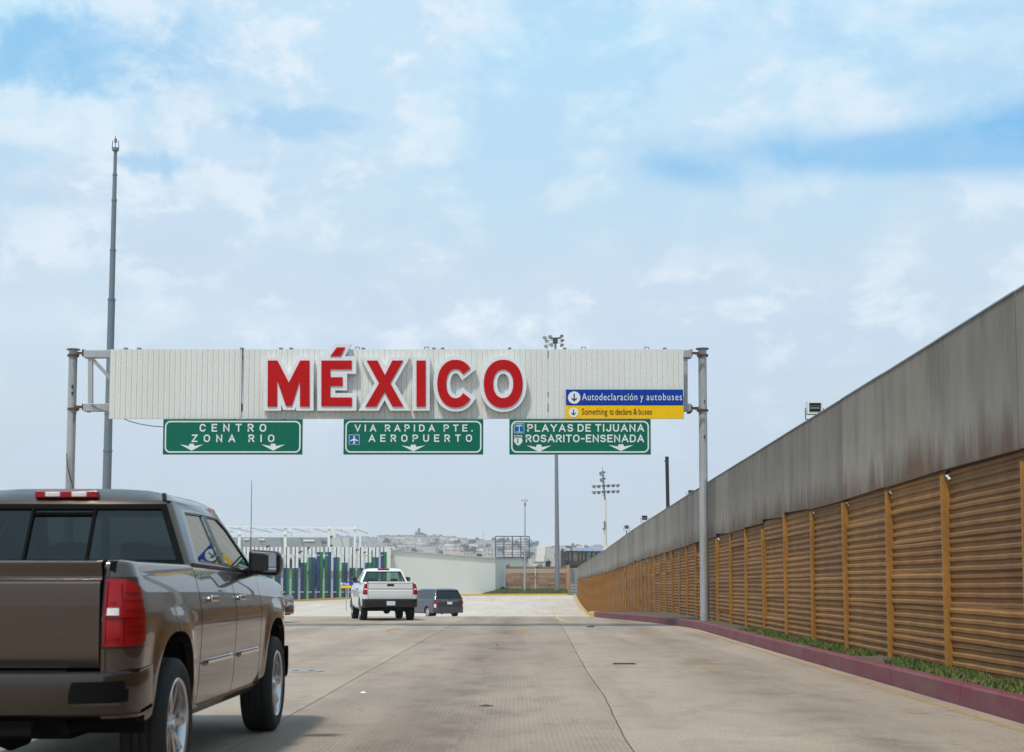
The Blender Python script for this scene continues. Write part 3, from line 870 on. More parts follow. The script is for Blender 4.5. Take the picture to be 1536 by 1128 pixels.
# cables
def cable(pts, Ys, r=.012, name='cable'):
    p = [P(q[0], q[1], Y_) for q, Y_ in zip(pts, Ys)]
    mb = MB(); mb.tube(p, r, 5); return gpart(mb, name, M['black'])
cable([(183, 627), (195, 632), (212, 636.5), (228, 639), (246, 640.5)], [YG + .4] * 5)
cable([(136, 606), (145, 612), (155, 616.5), (163, 618)], [YG + .3] * 4)
cable([(118, 612), (113, 622), (110.5, 634)], [YG + .6] * 3, .01)
cable([(100, 680), (101, 700), (105, 716), (110, 732), (112, 760)], [YG + .55] * 5, .014)
mb = MB()
for (px, py, w, h) in ((108.5, 580, .05, .12), (108.5, 590, .05, .1), (1057, 602, .03, .07), (1057, 655, .04, .09)): 
    a = P(px, py, YP - .16); mb.bb(a.x - w / 2, a.x + w / 2, YP - .17, YP - .14, a.z - h / 2, a.z + h / 2)
gpart(mb, 'hand_hole', M['black'])

# ------------------------------------------------------------------ lettering
def text_mesh(body, size_w, size_h, narrow=.95, bold=0.0, depth=.006, upper=True):
    """mesh in the xy plane, lower-left at 0,0; capitals size_h high; letter-spaced to fill size_w"""
    def make(sp, off=0.0):
        cu = bpy.data.curves.new('lettering', 'FONT'); cu.body = body; cu.size = 1; cu.space_character = sp
        cu.offset = off; cu.extrude = .004; cu.resolution_u = 4; cu.space_word = 1.0
        me = curve_mesh(cu, 'lettering'); return me
    def ext(me):
        xs = [v.co.x for v in me.vertices]; return min(xs), max(xs)
    ref = bpy.data.curves.new('r', 'FONT'); ref.body = 'H'; ref.size = 1
    rm = curve_mesh(ref, 'r'); cap = max(v.co.y for v in rm.vertices)
    s = size_h / cap; kx = s * narrow
    w1 = (lambda e: e[1] - e[0])(ext(make(1.0))) * kx
    w2 = (lambda e: e[1] - e[0])(ext(make(2.0))) * kx
    sp = 1.0 + (size_w - w1) / max(w2 - w1, 1e-6)
    if sp < .92:
        sp = .92
        w = (lambda e: e[1] - e[0])(ext(make(sp))); kx = size_w / w
    me = make(sp, bold)
    x0, x1 = ext(me)
    for v in me.vertices:
        v.co = Vector(((v.co.x - x0) * kx, v.co.y * s, v.co.z / .004 * depth / 2))
    return me

def _arc(cx, cy, rx, ry, a0, a1, n=10):
    return [(cx + rx * math.cos(R(a0 + (a1 - a0) * i / n)), cy + ry * math.sin(R(a0 + (a1 - a0) * i / n))) for i in range(n + 1)]
HW = {   # road-sign capitals: width, centre-line strokes on a 0..1 cap height
 'A': (.72, [[(.0, 0), (.36, 1), (.72, 0)], [(.13, .30), (.59, .30)]]),
 'C': (.62, [_arc(.34, .66, .30, .34, 25, 180) + _arc(.34, .34, .30, .34, 180, 335)]),
 'D': (.62, [[(0, 0), (0, 1), (.28, 1)] + _arc(.28, .66, .34, .34, 90, 0, 8) + _arc(.28, .34, .34, .34, 0, -90, 8) + [(0, 0)]]),
 'E': (.54, [[(.54, 1), (0, 1), (0, 0), (.54, 0)], [(0, .52), (.46, .52)]]),
 'I': (.0, [[(0, 0), (0, 1)]]),
 'J': (.50, [[(.50, 1), (.50, .25)] + _arc(.26, .25, .24, .25, 0, -180, 8)]),
 'L': (.52, [[(0, 1), (0, 0), (.52, 0)]]),
 'N': (.62, [[(0, 0), (0, 1), (.62, 0), (.62, 1)]]),
 'O': (.66, [_arc(.33, .65, .33, .35, 0, 180) + _arc(.33, .35, .33, .35, 180, 360) + [(.66, .65)]]),
 'P': (.58, [[(0, 0), (0, 1), (.32, 1)] + _arc(.32, .73, .26, .27, 90, -90, 10) + [(0, .46)]]),
 'R': (.58, [[(0, 0), (0, 1), (.32, 1)] + _arc(.32, .74, .26, .26, 90, -90, 10) + [(0, .48)], [(.30, .48), (.58, 0)]]),
 'S': (.58, [_arc(.29, .74, .27, .26, 25, 180, 8) + _arc(.29, .74, .27, .24, 180, 250, 4) + _arc(.29, .26, .29, .26, 75, -10, 6) + _arc(.29, .26, .29, .26, -10, -155, 10)]),
 'T': (.60, [[(0, 1), (.60, 1)], [(.30, 0), (.30, 1)]]),
 'U': (.62, [[(0, 1), (0, .31)] + _arc(.31, .31, .31, .31, 180, 360, 12) + [(.62, 1)]]),
 'V': (.68, [[(0, 1), (.34, 0), (.68, 1)]]),
 'Y': (.68, [[(0, 1), (.34, .46), (.68, 1)], [(.34, 0), (.34, .46)]]),
 'Z': (.58, [[(0, 1), (.58, 1), (0, 0), (.58, 0)]]),
 '-': (.30, [[(0, .45), (.30, .45)]]),
 '.': (.0, [[(0, 0), (0, .06)]]),
 ' ': (.30, []),
}
def stroke_letter(ch, s, t, kx=1.0):
    """thick-line mesh data of one capital, centre lines inset by half the stroke"""
    w, lines = HW[ch]; mb = MB(); hh = s - t
    for li, ln in enumerate(lines):
        pts = [Vector((p[0] * s * kx + t / 2, p[1] * hh + t / 2)) for p in ln]
        pts = [p for i, p in enumerate(pts) if i == 0 or (p - pts[i - 1]).length > 1e-5]
        closed = (pts[0] - pts[-1]).length < 1e-4
        if closed: pts = pts[:-1]
        n = len(pts); L_, R_ = [], []
        for i, p in enumerate(pts):
            a = pts[(i - 1) % n] if (i > 0 or closed) else None; b_ = pts[(i + 1) % n] if (i < n - 1 or closed) else None
            d1 = (p - a).normalized() if a is not None else None; d2 = (b_ - p).normalized() if b_ is not None else None
            if d1 is None: d1 = d2; p = p - d1 * (t / 2 if ch not in 'O' else 0)
            if d2 is None: d2 = d1; p = p + d2 * (t / 2 if ch not in 'O' else 0)
            n1 = Vector((-d1.y, d1.x)); n2 = Vector((-d2.y, d2.x)); m_ = (n1 + n2)
            m_ = m_ / max(m_.length, 1e-4); k_ = 1 / max(.45, m_.dot(n1))
            L_.append(p + m_ * k_ * t / 2); R_.append(p - m_ * k_ * t / 2)
        if closed: L_.append(L_[0]); R_.append(R_[0])
        z = .004 + .0006 * li
        mb.grid([[(q.x, q.y, z) for q in L_], [(q.x, q.y, z) for q in R_]])
    return mb, w * s * kx + t
def sign_line(body, px0, px1, py0, py1, Y, parent, mat, org, front=.005, kx=1.0):
    a = P(px0, py1, Y); b_ = P(px1, py0, Y); H = b_.z - a.z; W = b_.x - a.x; t = H * .175
    ws = [HW[c][0] * H * kx + t if c != ' ' else None for c in body]
    ngap = len(body) - 1; tot = sum(w for w in ws if w is not None); nsp = body.count(' ')
    gap = (W - tot - nsp * H * .12) / ngap
    x = a.x - org.x; z0 = a.z - org.z
    for c, w in zip(body, ws):
        if w is None: x += H * .12 + gap; continue
        mb, _ = stroke_letter(c, H, t, kx)
        mb.v = [(v[0] + x, -front - v[2], v[1] + z0) for v in mb.v]
        o = mb.build('letter', mat, parent)
        x += w + gap

def put_flat(me, name, mat, parent, org, x, z, front):
    """stand the xy mesh up facing the road: x right, y up, front = distance proud of the parent's plane"""
    for v in me.vertices: v.co = Vector((v.co.x + x, -v.co.z - front, v.co.y + z))
    me.materials.clear(); me.materials.append(mat)
    o = bpy.data.objects.new(name, me); col.objects.link(o); o.parent = parent
    return o
def put_text(body, px0, px1, py0, py1, Y, parent, mat, org, narrow=.95, bold=0.0, front=.02, name='lettering'):
    a = P(px0, py1, Y); b_ = P(px1, py0, Y)
    me = text_mesh(body, b_.x - a.x, b_.z - a.z, narrow, bold)
    return put_flat(me, name, mat, parent, org, a.x - org.x, a.z - org.z, front)
def rounded(x0, x1, z0, z1, r, n=6):
    q = []
    for cx, cz, a0 in ((x1 - r, z0 + r, -90), (x1 - r, z1 - r, 0), (x0 + r, z1 - r, 90), (x0 + r, z0 + r, 180)):
        for k in range(n + 1):
            a = R(a0 + 90 * k / n); q.append((cx + r * math.cos(a), cz + r * math.sin(a)))
    return q
def flat_poly(polys, name, mat, parent, front, th=.004):
    """polys in parent-local (x, z); raised flat print on the sign's face"""
    mb = MB()
    for q in polys: mb.prism(q, lambda x, z: (x, -front + th, z), lambda x, z: (x, -front, z))
    return mb.build(name, mat, parent)
M['sign_green'] = weathered('green sign sheeting', (0.0, 0.135, 0.082), (0.0, 0.10, 0.065), .35, 0, .4, 1.0, (1, 1, 1), 12, .02)
M['sign_white'] = plain('reflective white', (0.66, 0.70, 0.68), .4, var=.06, scale=5)
M['sign_blue'] = plain('blue sign sheeting', (0.0, 0.035, 0.28), .35, var=.08)
M['sign_yellow'] = plain('yellow sign sheeting', (0.78, 0.46, 0.0), .35, var=.06)
M['sign_brown'] = plain('brown print', (0.11, 0.035, 0.01), .5, var=.06)
M['icon_blue'] = plain('icon blue', (0.0, 0.10, 0.30), .4, var=.06)
M['navy'] = plain('navy print', (0.005, 0.012, 0.09), .4, var=.06)
SK = YG / FOC
def sign_board(px0, px1, py0, py1, name, label, mat, Y=YG - .12, border=True):
    a = P(px0, py1, Y); b_ = P(px1, py0, Y); cx, cz = (a.x + b_.x) / 2, (a.z + b_.z) / 2
    org = Vector((cx, Y, a.z))
    t = thing(name, label, 'sign', org)
    w, h = b_.x - a.x, b_.z - a.z
    mb = MB(); mb.bb(-w / 2, w / 2, 0, .05, 0, h)
    mb.build('board', mat, t, bevel=.006)
    mb = MB()
    for k in (-.36, 0, .36): mb.bb(k * w - .03, k * w + .03, .052, .26, h * .3, h * .3 + .06); mb.bb(k * w - .03, k * w + .03, .22, .26, h * .3 + .06, h + .3)
    mb.build('mounting_bracket', M['galv_dark'], t)
    if border:
        o_ = rounded(-w / 2 + .055, w / 2 - .055, .055, h - .055, .16); i_ = rounded(-w / 2 + .095, w / 2 - .095, .095, h - .095, .125)
        mb = MB(); n = len(o_)
        mb.grid([[(p[0], -.004, p[1]) for p in q + q[:1]] for q in (o_, i_)])
        mb.build('border_line', M['sign_white'], t)
    return t, org
def down_arrow(t, org, px0, px1, py0, py1, Y):
    a = P(px0, py1, Y); b_ = P(px1, py0, Y)
    x0, x1, z0, z1 = a.x - org.x, b_.x - org.x, a.z - org.z, b_.z - org.z
    c = (x0 + x1) / 2; w = x1 - x0; h = z1 - z0
    q = [(c, z0), (x1, z1 - .1 * h), (c + .12 * w, z1 - .33 * h), (c + .09 * w, z1 + .0 * h), (c - .09 * w, z1), (c - .12 * w, z1 - .33 * h), (x0, z1 - .1 * h)]
    flat_poly([q], 'arrow', M['sign_white'], t, .005)
YS_ = YG - .12
t, org = sign_board(244, 454, 628.6, 681.8, 'road_sign', 'green sign reading CENTRO ZONA RIO with two down arrows', M['sign_green'])
sign_line('CENTRO', 299, 399.5, 635.8, 647.6, YS_, t, M['sign_white'], org)
sign_line('ZONA RIO', 287.6, 411.7, 651.8, 663.2, YS_, t, M['sign_white'], org)
down_arrow(t, org, 270, 305, 665.6, 676, YS_); down_arrow(t, org, 392, 427.5, 665.6, 676, YS_)
t, org = sign_board(515, 725, 628.6, 681.8, 'road_sign', 'green sign reading VIA RAPIDA PTE. AEROPUERTO with airplane symbol', M['sign_green'])
sign_line('VIA RAPIDA PTE.', 532, 709, 636.8, 647.4, YS_, t, M['sign_white'], org)
sign_line('AEROPUERTO', 553, 708, 651.8, 662.8, YS_, t, M['sign_white'], org)
down_arrow(t, org, 602, 638, 667, 677, YS_)
def L(org, px, py, Y=YS_):
    p = P(px, py, Y); return (p.x - org.x, p.z - org.z)
def lrect(org, a, b_, c, d):
    p = L(org, a, d); q = L(org, c, b_); return [(p[0], p[1]), (q[0], p[1]), (q[0], q[1]), (p[0], q[1])]
flat_poly([lrect(org, 523.4, 652, 539.2, 667.2)], 'symbol_frame', M['sign_white'], t, .005)
flat_poly([lrect(org, 524, 652.6, 538.6, 666.6)], 'symbol_field', M['icon_blue'], t, .009)
c0 = L(org, 531.3, 659.6); s = SK
plane = [(0, 6.2), (.9, 5), (.9, 1.8), (6, -1.2), (6, -2.5), (.9, -1.0), (.7, -4), (2.2, -5.2), (2.2, -6.2), (0, -5.6), (-2.2, -6.2), (-2.2, -5.2), (-.7, -4), (-.9, -1.0), (-6, -2.5), (-6, -1.2), (-.9, 1.8), (-.9, 5)]
flat_poly([[(c0[0] + x * s, c0[1] + z * s) for x, z in reversed(plane)]], 'airplane_symbol', M['sign_white'], t, .013)
t, org = sign_board(764, 976, 628.6, 681.8, 'road_sign', 'green sign reading PLAYAS DE TIJUANA ROSARITO-ENSENADA with two down arrows', M['sign_green'])
sign_line('PLAYAS DE TIJUANA', 791, 966, 636.2, 647.6, YS_, t, M['sign_white'], org)
sign_line('ROSARITO-ENSENADA', 788.6, 966, 652, 663.4, YS_, t, M['sign_white'], org)
down_arrow(t, org, 790, 827, 667, 678, YS_); down_arrow(t, org, 913, 950, 666.4, 676.6, YS_)
flat_poly([lrect(org, 771, 635.2, 786.2, 650)], 'symbol_frame', M['sign_white'], t, .005)
flat_poly([lrect(org, 771.6, 635.8, 785.6, 649.4)], 'symbol_field', M['icon_blue'], t, .009)
def pp(org, pts): return [L(org, *q) for q in pts]
flat_poly([pp(org, [(778, 648), (779.2, 648), (779.6, 643), (779, 640), (778.2, 640), (778.6, 643)]), pp(org, [(778.6, 640.5), (775.5, 638.5), (773.5, 641), (773.8, 638.2), (776.5, 637)]),
           pp(org, [(778.8, 640.5), (781.5, 638.2), (783.6, 640.8), (783.2, 638), (780.5, 636.8)]), pp(org, [(777.2, 639.4), (780.2, 639.4), (778.8, 636.6)]), pp(org, [(773.5, 648.6), (783.5, 648.6), (783.5, 647.8), (773.5, 647.8)])], 'palm_symbol', M['sign_white'], t, .013)
sh = [(771.2, 653), (783.4, 653), (783, 657), (783.8, 661.5), (781, 666), (777.3, 668.6), (773.6, 666), (770.8, 661.5), (771.6, 657)]
flat_poly([pp(org, list(reversed(sh)))], 'route_shield', M['sign_white'], t, .005)
put_text('MEXICO', 772.4, 782.4, 653.6, 655.8, YS_, t, M['black'], org, .9, 0, .010)
put_text('1', 776, 778.6, 658.4, 664.6, YS_, t, M['black'], org, .95, .03, .010)
flat_poly([lrect(org, 771.2, 656.4, 783.2, 656.9)], 'shield_line', M['black'], t, .008)

for k_ in ('sign_green', 'sign_white', 'sign_blue', 'sign_yellow', 'sign_brown', 'icon_blue', 'navy'): M[k_].node_tree.nodes['Principled BSDF'].inputs['Specular IOR Level'].default_value = .2
YB = YG - .14
t, org = sign_board(849, 1024.6, 584.2, 607.8, 'lane_sign', 'dark blue sign reading Autodeclaración y autobuses with white down arrow disc', M['sign_blue'], YB, False)
def disc(org, t, px, py, rp, mat_ar, Y=YB):
    c = L(org, px, py, Y); r = rp * SK
    mb = MB(); mb.cyl((c[0], -.001, c[1]), (c[0], -.007, c[1]), r, r, 28); mb.build('disc', M['sign_white'], t)
    k = r
    q = [(-.10, .62), (-.10, -.28), (-.42, .02), (-.42, -.22), (0, -.64), (.42, -.22), (.42, .02), (.10, -.28), (.10, .62)]
    flat_poly([[(c[0] + x * k * 1.05, c[1] + z * k) for x, z in q]], 'arrow', mat_ar, t, .011)
disc(org, t, 861.3, 596.4, 9.4, M['navy'])
for w_, x0_, x1_ in (('Autodeclaración', 873, 955.9), ('y', 960.3, 965), ('autobuses', 969.8, 1022.7)): put_text(w_, x0_, x1_, 590.0, 600.4, YB, t, M['sign_white'], org, .72, .0, .005)
t, org = sign_board(849, 1025.4, 608.3, 628, 'lane_sign', 'yellow sign reading Something to declare & buses with white down arrow disc', M['sign_yellow'], YB, False)
disc(org, t, 860.3, 618.6, 7.3, M['navy'])
for w_, x0_, x1_ in (('Something', 872.8, 910.9), ('to', 914.2, 920.4), ('declare', 923, 947.4), ('&', 950, 955.4), ('buses', 957.8, 978)): put_text(w_, x0_, x1_, 612.8, 621.8, YB, t, M['sign_brown'], org, .7, .0, .005)

# MÉXICO letters
M['letter_red'] = plain('red letter enamel', (0.43, 0.0, 0.002), .35, var=.05, scale=1.5)
M['letter_white'] = weathered('white letter casing', (0.74, 0.75, 0.76), (0.6, 0.61, 0.62), .45, 0, .4, 1.5, (1, 1, .4), 20, .03)
mx = thing('letter_sign', 'large red letters MÉXICO with thick white casings mounted on the ribbed cladding', 'sign', (P(595, 610, YG).x, YG, P(595, 610, YG).z))
M['letter_red'].node_tree.nodes['Principled BSDF'].inputs['Specular IOR Level'].default_value = .2
def arc(cx, cy, rx, ry, a0, a1, n=28, ex=2.15):
    q = []
    for i in range(n + 1):
        a = R(a0 + (a1 - a0) * i / n); c_, s_ = math.cos(a), math.sin(a)
        q.append((cx + rx * math.copysign(abs(c_) ** (2 / ex), c_), cy - ry * math.copysign(abs(s_) ** (2 / ex), s_)))
    return q
LET = {
 'M': [[(402, 541), (416.5, 541), (433.5, 574), (450.5, 541), (464.4, 541), (464.4, 610), (450.2, 610), (450.2, 570), (438, 609), (429, 609), (415.8, 570), (415.8, 610), (401.6, 610)]],
 'É': [[(482.2, 541), (527.6, 541), (527.6, 554), (495.6, 554), (495.6, 566), (514, 566), (514, 579), (495.6, 579), (495.6, 596.4), (528, 596.4), (528, 609.4), (482.2, 609.4)]],
 'X': [[(550.2, 541), (566.4, 541), (577.6, 562.8), (588.6, 541), (604.8, 541), (585.6, 575), (605.4, 610), (589, 610), (577, 588), (564.6, 610), (548.2, 610), (568.8, 575)]],
 'I': [[(624.8, 541), (638.6, 541), (638.6, 610), (624.8, 610)]],
 'C': [arc(683.5, 575.6, 27.6, 35.8, 38, 322) + arc(683.5, 575.6, 14, 22, 322, 38)],
 'O': [arc(754.8, 575.8, 29.2, 36, 0, 350, 35), arc(754.8, 575.8, 15, 21.5, 0, 350, 35)],
}
def up_letter(polys, name, depth, off, ybase, mat, parent, bevel=0):
    o0 = mx.location
    wp = []
    for q in polys:
        wp.append([(P(x, y, YG - .2).x - o0.x, P(x, y, YG - .2).z - o0.z) for x, y in q])
    cu = poly_curve(wp, depth, off)
    me = curve_mesh(cu, name)
    for v in me.vertices: v.co = Vector((v.co.x, ybase - v.co.z, v.co.y))
    me.materials.clear(); me.materials.append(mat)
    o = bpy.data.objects.new(name, me); col.objects.link(o); o.parent = parent
    return o
for k, q in LET.items():
    if k == 'É':
        case = up_letter([[(475.8, 534.5), (534.2, 534.5), (534.2, 560.6), (520.6, 560.6), (520.6, 585.6), (503, 585.6), (503, 589.6), (534.6, 589.6), (534.6, 616), (475.8, 616)]], 'letter', .20, 0, -.11, M['letter_white'], mx)
    else: case = up_letter(q, 'letter', .20, .118, -.11, M['letter_white'], mx)
    up_letter(q, 'letter_face', .03, 0, -.225, M['letter_red'], case)
    if k == 'É':
        ac = [[(495.6, 534.6), (511.0, 534.6), (517.8, 521.2), (505.4, 521.2)]]
        case = up_letter(ac, 'accent', .19, .106, -.11, M['letter_white'], mx)
        up_letter(ac, 'accent_face', .03, 0, -.22, M['letter_red'], case)
# ------------------------------------------------------------------ masts and lamps
def local(mb, org): mb.v = [tuple(Vector(v) - Vector(org)) for v in mb.v]; return mb
def lp(mb, name, mat, t, **k):
    return local(mb, t.location).build(name, mat, t, **k)
# tall stepped antenna pole behind the left end of the gantry
YA = 58.0
b0 = P(155, 930, YA); b0.z = gz(YA); top = P(173.2, 226, YA)
t = thing('antenna_pole', 'very tall stepped steel antenna pole rising behind the left end of the gantry', 'pole', (b0.x, YA, b0.z))
prof = [(930, .180), (676, .168), (620, .15), (449, .118), (375, .102), (300, .088), (262, .072), (226, .055)]
def on_pole(py):
    f = (930 - py) / (930 - 226); return Vector((b0.x + (top.x - b0.x) * f, YA, P(170, py, YA).z if py < 929 else gz(YA)))
for i, ((pa, ra), (pb_, rb)) in enumerate(zip(prof[:-1], prof[1:])):
    mb = MB(); mb.cyl(on_pole(pa), on_pole(pb_), ra, ra * .97, 20)
    mb.cyl(on_pole(pb_) - Vector((0, 0, .04)), on_pole(pb_) + Vector((0, 0, .03)), ra + .012, ra + .012, 20)
    lp(mb, 'pole_section', M['mast'], t, smooth=True)
mb = MB(); q = on_pole(226)
mb.tube([q, P(173.3, 203.5, YA)], .018, 6); mb.cyl(q, q + Vector((0, 0, .12)), .14, .14, 12)
for s in (-1, 1):
    mb.tube([q + Vector((0, 0, .05)), q + Vector((s * .14, 0, .10)), q + Vector((s * .12, 0, .42))], .02, 6)
mb.cyl(q + Vector((-.0, 0, .35)), q + Vector((0, 0, .50)), .06, .06, 8)
lp(mb, 'antenna_head', M['galv_dark'], t)
mb = MB(); mb.cyl(b0, b0 + Vector((0, 0, .1)), .4, .4, 16); lp(mb, 'base_plate', M['galv_dark'], t)

# high mast lamp in the middle
YM = 256.0
b0 = P(836.3, 891, YM); top = P(833, 512, YM); b0.z = gz(YM) + .1
t = thing('high_mast_light', 'tall thick grey mast crowned by a ring of floodlights beyond the gantry', 'light mast', b0)
def seg(f): return b0 + (top - b0) * f
for i in range(4):
    mb = MB(); mb.cyl(seg(i / 4), seg((i + 1) / 4), .46 - .07 * i, .40 - .07 * i, 20); lp(mb, 'mast_section', M['galv_dark'], t, smooth=True)
mb = MB(); mb.cyl(b0 + Vector((0, 0, -.2)), b0 + Vector((0, 0, .5)), .8, .8, 16); lp(mb, 'base', M['grey_wall'], t)
KM = YM / FOC
mb = MB(); mb.cyl(top - Vector((0, 0, .4)), top + Vector((0, 0, .5)), .45, .45, 12); mb.bb(top.x - .1, top.x + .1, YM - .1, YM + .1, top.z - .2, top.z + .3)
mb.bar(top + Vector((-.9, 0, .55)), top + Vector((1.0, 0, .6)), .35, .22)
lp(mb, 'lamp_carrier', M['black'], t)
def bowl(t, c, r, tilt, name='floodlight'):
    d = Vector(tilt).normalized()
    mb = MB(); mb.lathe([(r * .25, -r * .9), (r * .55, -r * .75), (r, 0), (r * .93, .0), (r * .5, -r * .6), (0, -r * .7)], c, d, 16)
    o = lp(mb, name, M['galv_dark'], t, smooth=True)
    mb = MB(); mb.cyl(Vector(c) - d * .02, Vector(c) - d * .05, r * .88, r * .88, 16); local(mb, t.location).build('lamp_glass', M['silver_plastic'], o)
    return o
for (px, py) in ((817, 507), (825.5, 505.5), (842.5, 504.5), (819, 520), (827, 518), (843, 518), (820, 512), (843.5, 511)):
    c = P(px, py, YM - 1 + (px % 3)); bowl(t, c, .40, (.35 if px > 833 else -.35, -.5, -.65))
    mb = MB(); mb.bar(c + Vector((0, 0, .2)), top + Vector((0, 0, .1)), .07, .07); lp(mb, 'arm', M['galv_dark'], t)

# stadium style mast behind the fence
YL = 200.0
b0 = P(909, 900, YL); b0.z = gz(YL); top = P(903.5, 702, YL)
t = thing('floodlight_mast', 'cream mast with two rows of round floodlights standing behind the fence', 'light mast', b0)
cut = P(907.5, 750, YL)
mb = MB(); mb.cyl(b0, cut, .30, .17, 16); lp(mb, 'mast', plain('cream painted steel', (0.62, 0.60, 0.52), .5, var=.1), t, smooth=True)
mb = MB(); mb.cyl(cut, P(904, 706, YL), .13, .10, 8)
for k in range(8):
    a = P(905.5, 708 + k * 5, YL); mb.box(a, (.34, .1, .06))
mb.tube([P(904, 706, YL), P(903.8, 699, YL)], .03, 5)
lp(mb, 'ladder_head', M['galv_dark'], t)
a = P(909, 823.5, YL); mb = MB(); mb.cyl(a - Vector((0, 0, .15)), a + Vector((0, 0, .15)), .42, .42, 16); lp(mb, 'collar', M['white'], t)
a = P(907, 786, YL); mb = MB(); mb.box(a + Vector((-.05, -.3, 0)), (.2, .25, .8)); mb.box(a + Vector((-.2, -.3, -.7)), (.2, .2, .3)); lp(mb, 'junction_box', M['galv_dark'], t)
for row, y_ in ((0, 729.5), (1, 738.5)):
    mb = MB(); mb.bar(P(887, y_ - 1, YL), P(929, y_ - 2, YL), .07, .07); lp(mb, 'crossarm', M['galv_dark'], t)
    for k in range(6): bowl(t, P(891.2 + k * 7.2 - (.3 if k % 2 else 0), y_ + (.6 if k < 2 else 0) - k * .2, YL - .3), .27, (-.25 + .12 * k, -.75, -.55))
for (px, py, r) in ((902, 711, .36), (902.5, 720.5, .33), (906.5, 708.5, .16), (907, 718, .16)): bowl(t, P(px, py, YL - .3), r, (-.6, -.7, -.4))

# thin lamp in front of the brick wall
YT = 254.5
b0 = P(787, 889.5, YT); b0.z = gz(YT) + .15; top = P(787.5, 752, YT)
t = thing('slender_lamp_post', 'slender pale lamp post on a white footing in front of the brick wall', 'lamp post', b0)
mb = MB(); mb.cyl(b0, top, .20, .10, 12); lp(mb, 'pole', M['galv'], t, smooth=True)
mb = MB(); mb.cyl(b0 + Vector((0, 0, -.1)), b0 + Vector((0, 0, .35)), .65, .6, 14); lp(mb, 'footing', M['white'], t)
for (px, w) in ((783.8, .5), (790.5, .4)):
    a = P(px, 750.5, YT); mb = MB(); mb.box(a, (w, .5, .22)); mb.bar(a, top, .05, .05)
    lp(mb, 'lamp_head', M['galv'], t)
mb = MB(); a = P(787.6, 756.5, YT); mb.box(a, (.35, .35, .5)); lp(mb, 'junction_box', M['galv_dark'], t)
mb = MB(); mb.tube([P(787.5, 752, YT), P(787.8, 746.5, YT)], .03, 5); lp(mb, 'rod', M['galv'], t)
# thin pipe with a small tap box on the brick wall
t = thing('wall_pipe', 'thin pale vertical pipe in front of the brick wall between the two lamp masts', 'pipe', (P(803, 891, 258).x, 258, gz(258)))
mb = MB(); mb.cyl((t.location.x, 258, gz(258)), P(803, 851, 258), .06, .06, 8); lp(mb, 'pipe', M['white'], t)
mb = MB(); mb.box(P(802.6, 865, 257.9), (.5, .2, .35)); lp(mb, 'box', M['galv_dark'], t)

# dark post and the floodlights behind the fence
Yp = 73.0
a = P(1004, 790, Yp); top = P(1000.3, 685, Yp)
t = thing('dark_steel_post', 'bare dark rusty post sticking up behind the fence, alone against the sky', 'post', (a.x, Yp, gz(Yp)))
mb = MB(); mb.bar((a.x, Yp, gz(Yp)), top, .17, .17); lp(mb, 'shaft', weathered('blackened post', (0.03, 0.022, 0.02), (0.06, 0.035, 0.025), .8, 0, .6, 4), t)
mb = MB(); mb.box(P(997.8, 691.5, Yp), (.10, .06, .05)); lp(mb, 'bolt', M['rust'], t)
for i, (px, py, Yb, w, lab) in enumerate(((1223, 611, 33.5, .36, 'white boxy floodlight nearest the camera above the fence top'),
                                          (1037.5, 739, 61, .36, 'boxy floodlight just left of the gantry post above the fence top'),
                                          (967, 776.5, 91, .42, 'boxy floodlight above the fence between the dark post and the cream mast'),
                                          (940, 790.5, 111, .40, 'farthest boxy floodlight above the fence, beside the cream floodlight mast'))):
    c = P(px, py, Yb)
    t = thing('floodlight', lab, 'floodlight', (c.x, Yb, gz(Yb)), group='box floodlights on posts behind the fence')
    h = w * .85; x0, x1, z0, z1 = c.x - w / 2, c.x + w / 2, c.z - h / 2, c.z + h / 2
    mb = MB()
    mb.bb(x0, x1, Yb, Yb + .25, z1 - .045, z1); mb.bb(x0, x0 + .035, Yb, Yb + .25, z0, z1 - .045); mb.bb(x1 - .035, x1, Yb, Yb + .25, z0, z1 - .045)
    mb.bb(x0 + .035, x1 - .035, Yb + .22, Yb + .25, z0, z1 - .045); mb.bb(x0 + .035, x1 - .035, Yb, Yb + .22, z0, z0 + .03)
    lp(mb, 'housing', M['white'], t)
    mb = MB(); mb.bb(x0 + .04, x1 - .04, Yb + .15, Yb + .17, z0 + .04, z1 - .05); lp(mb, 'reflector', M['black'], t)
    mb = MB()
    for k in range(3): mb.bb(x0 + .05, x1 - .05, Yb + .08, Yb + .14, z0 + .05 + k * .075, z0 + .062 + k * .075)
    mb.cyl((x0 + .07, Yb + .1, c.z), (x1 - .07, Yb + .1, c.z), .028, .028, 8)
    lp(mb, 'lamp_tube', M['silver_plastic'], t)
    mb = MB(); mb.bar((x0 - .03, Yb + .12, z0 - .12), (x0 - .03, Yb + .12, c.z), .025, .025); mb.bar((x1 + .03, Yb + .12, z0 - .12), (x1 + .03, Yb + .12, c.z), .025, .025); mb.bar((x0 - .03, Yb + .12, z0 - .12), (x1 + .03, Yb + .12, z0 - .12), .025, .025)
    mb.bar((c.x, Yb + .12, gz(Yb)), (c.x, Yb + .12, z0 - .12), .09, .09)
    lp(mb, 'bracket', M['galv_dark'], t)

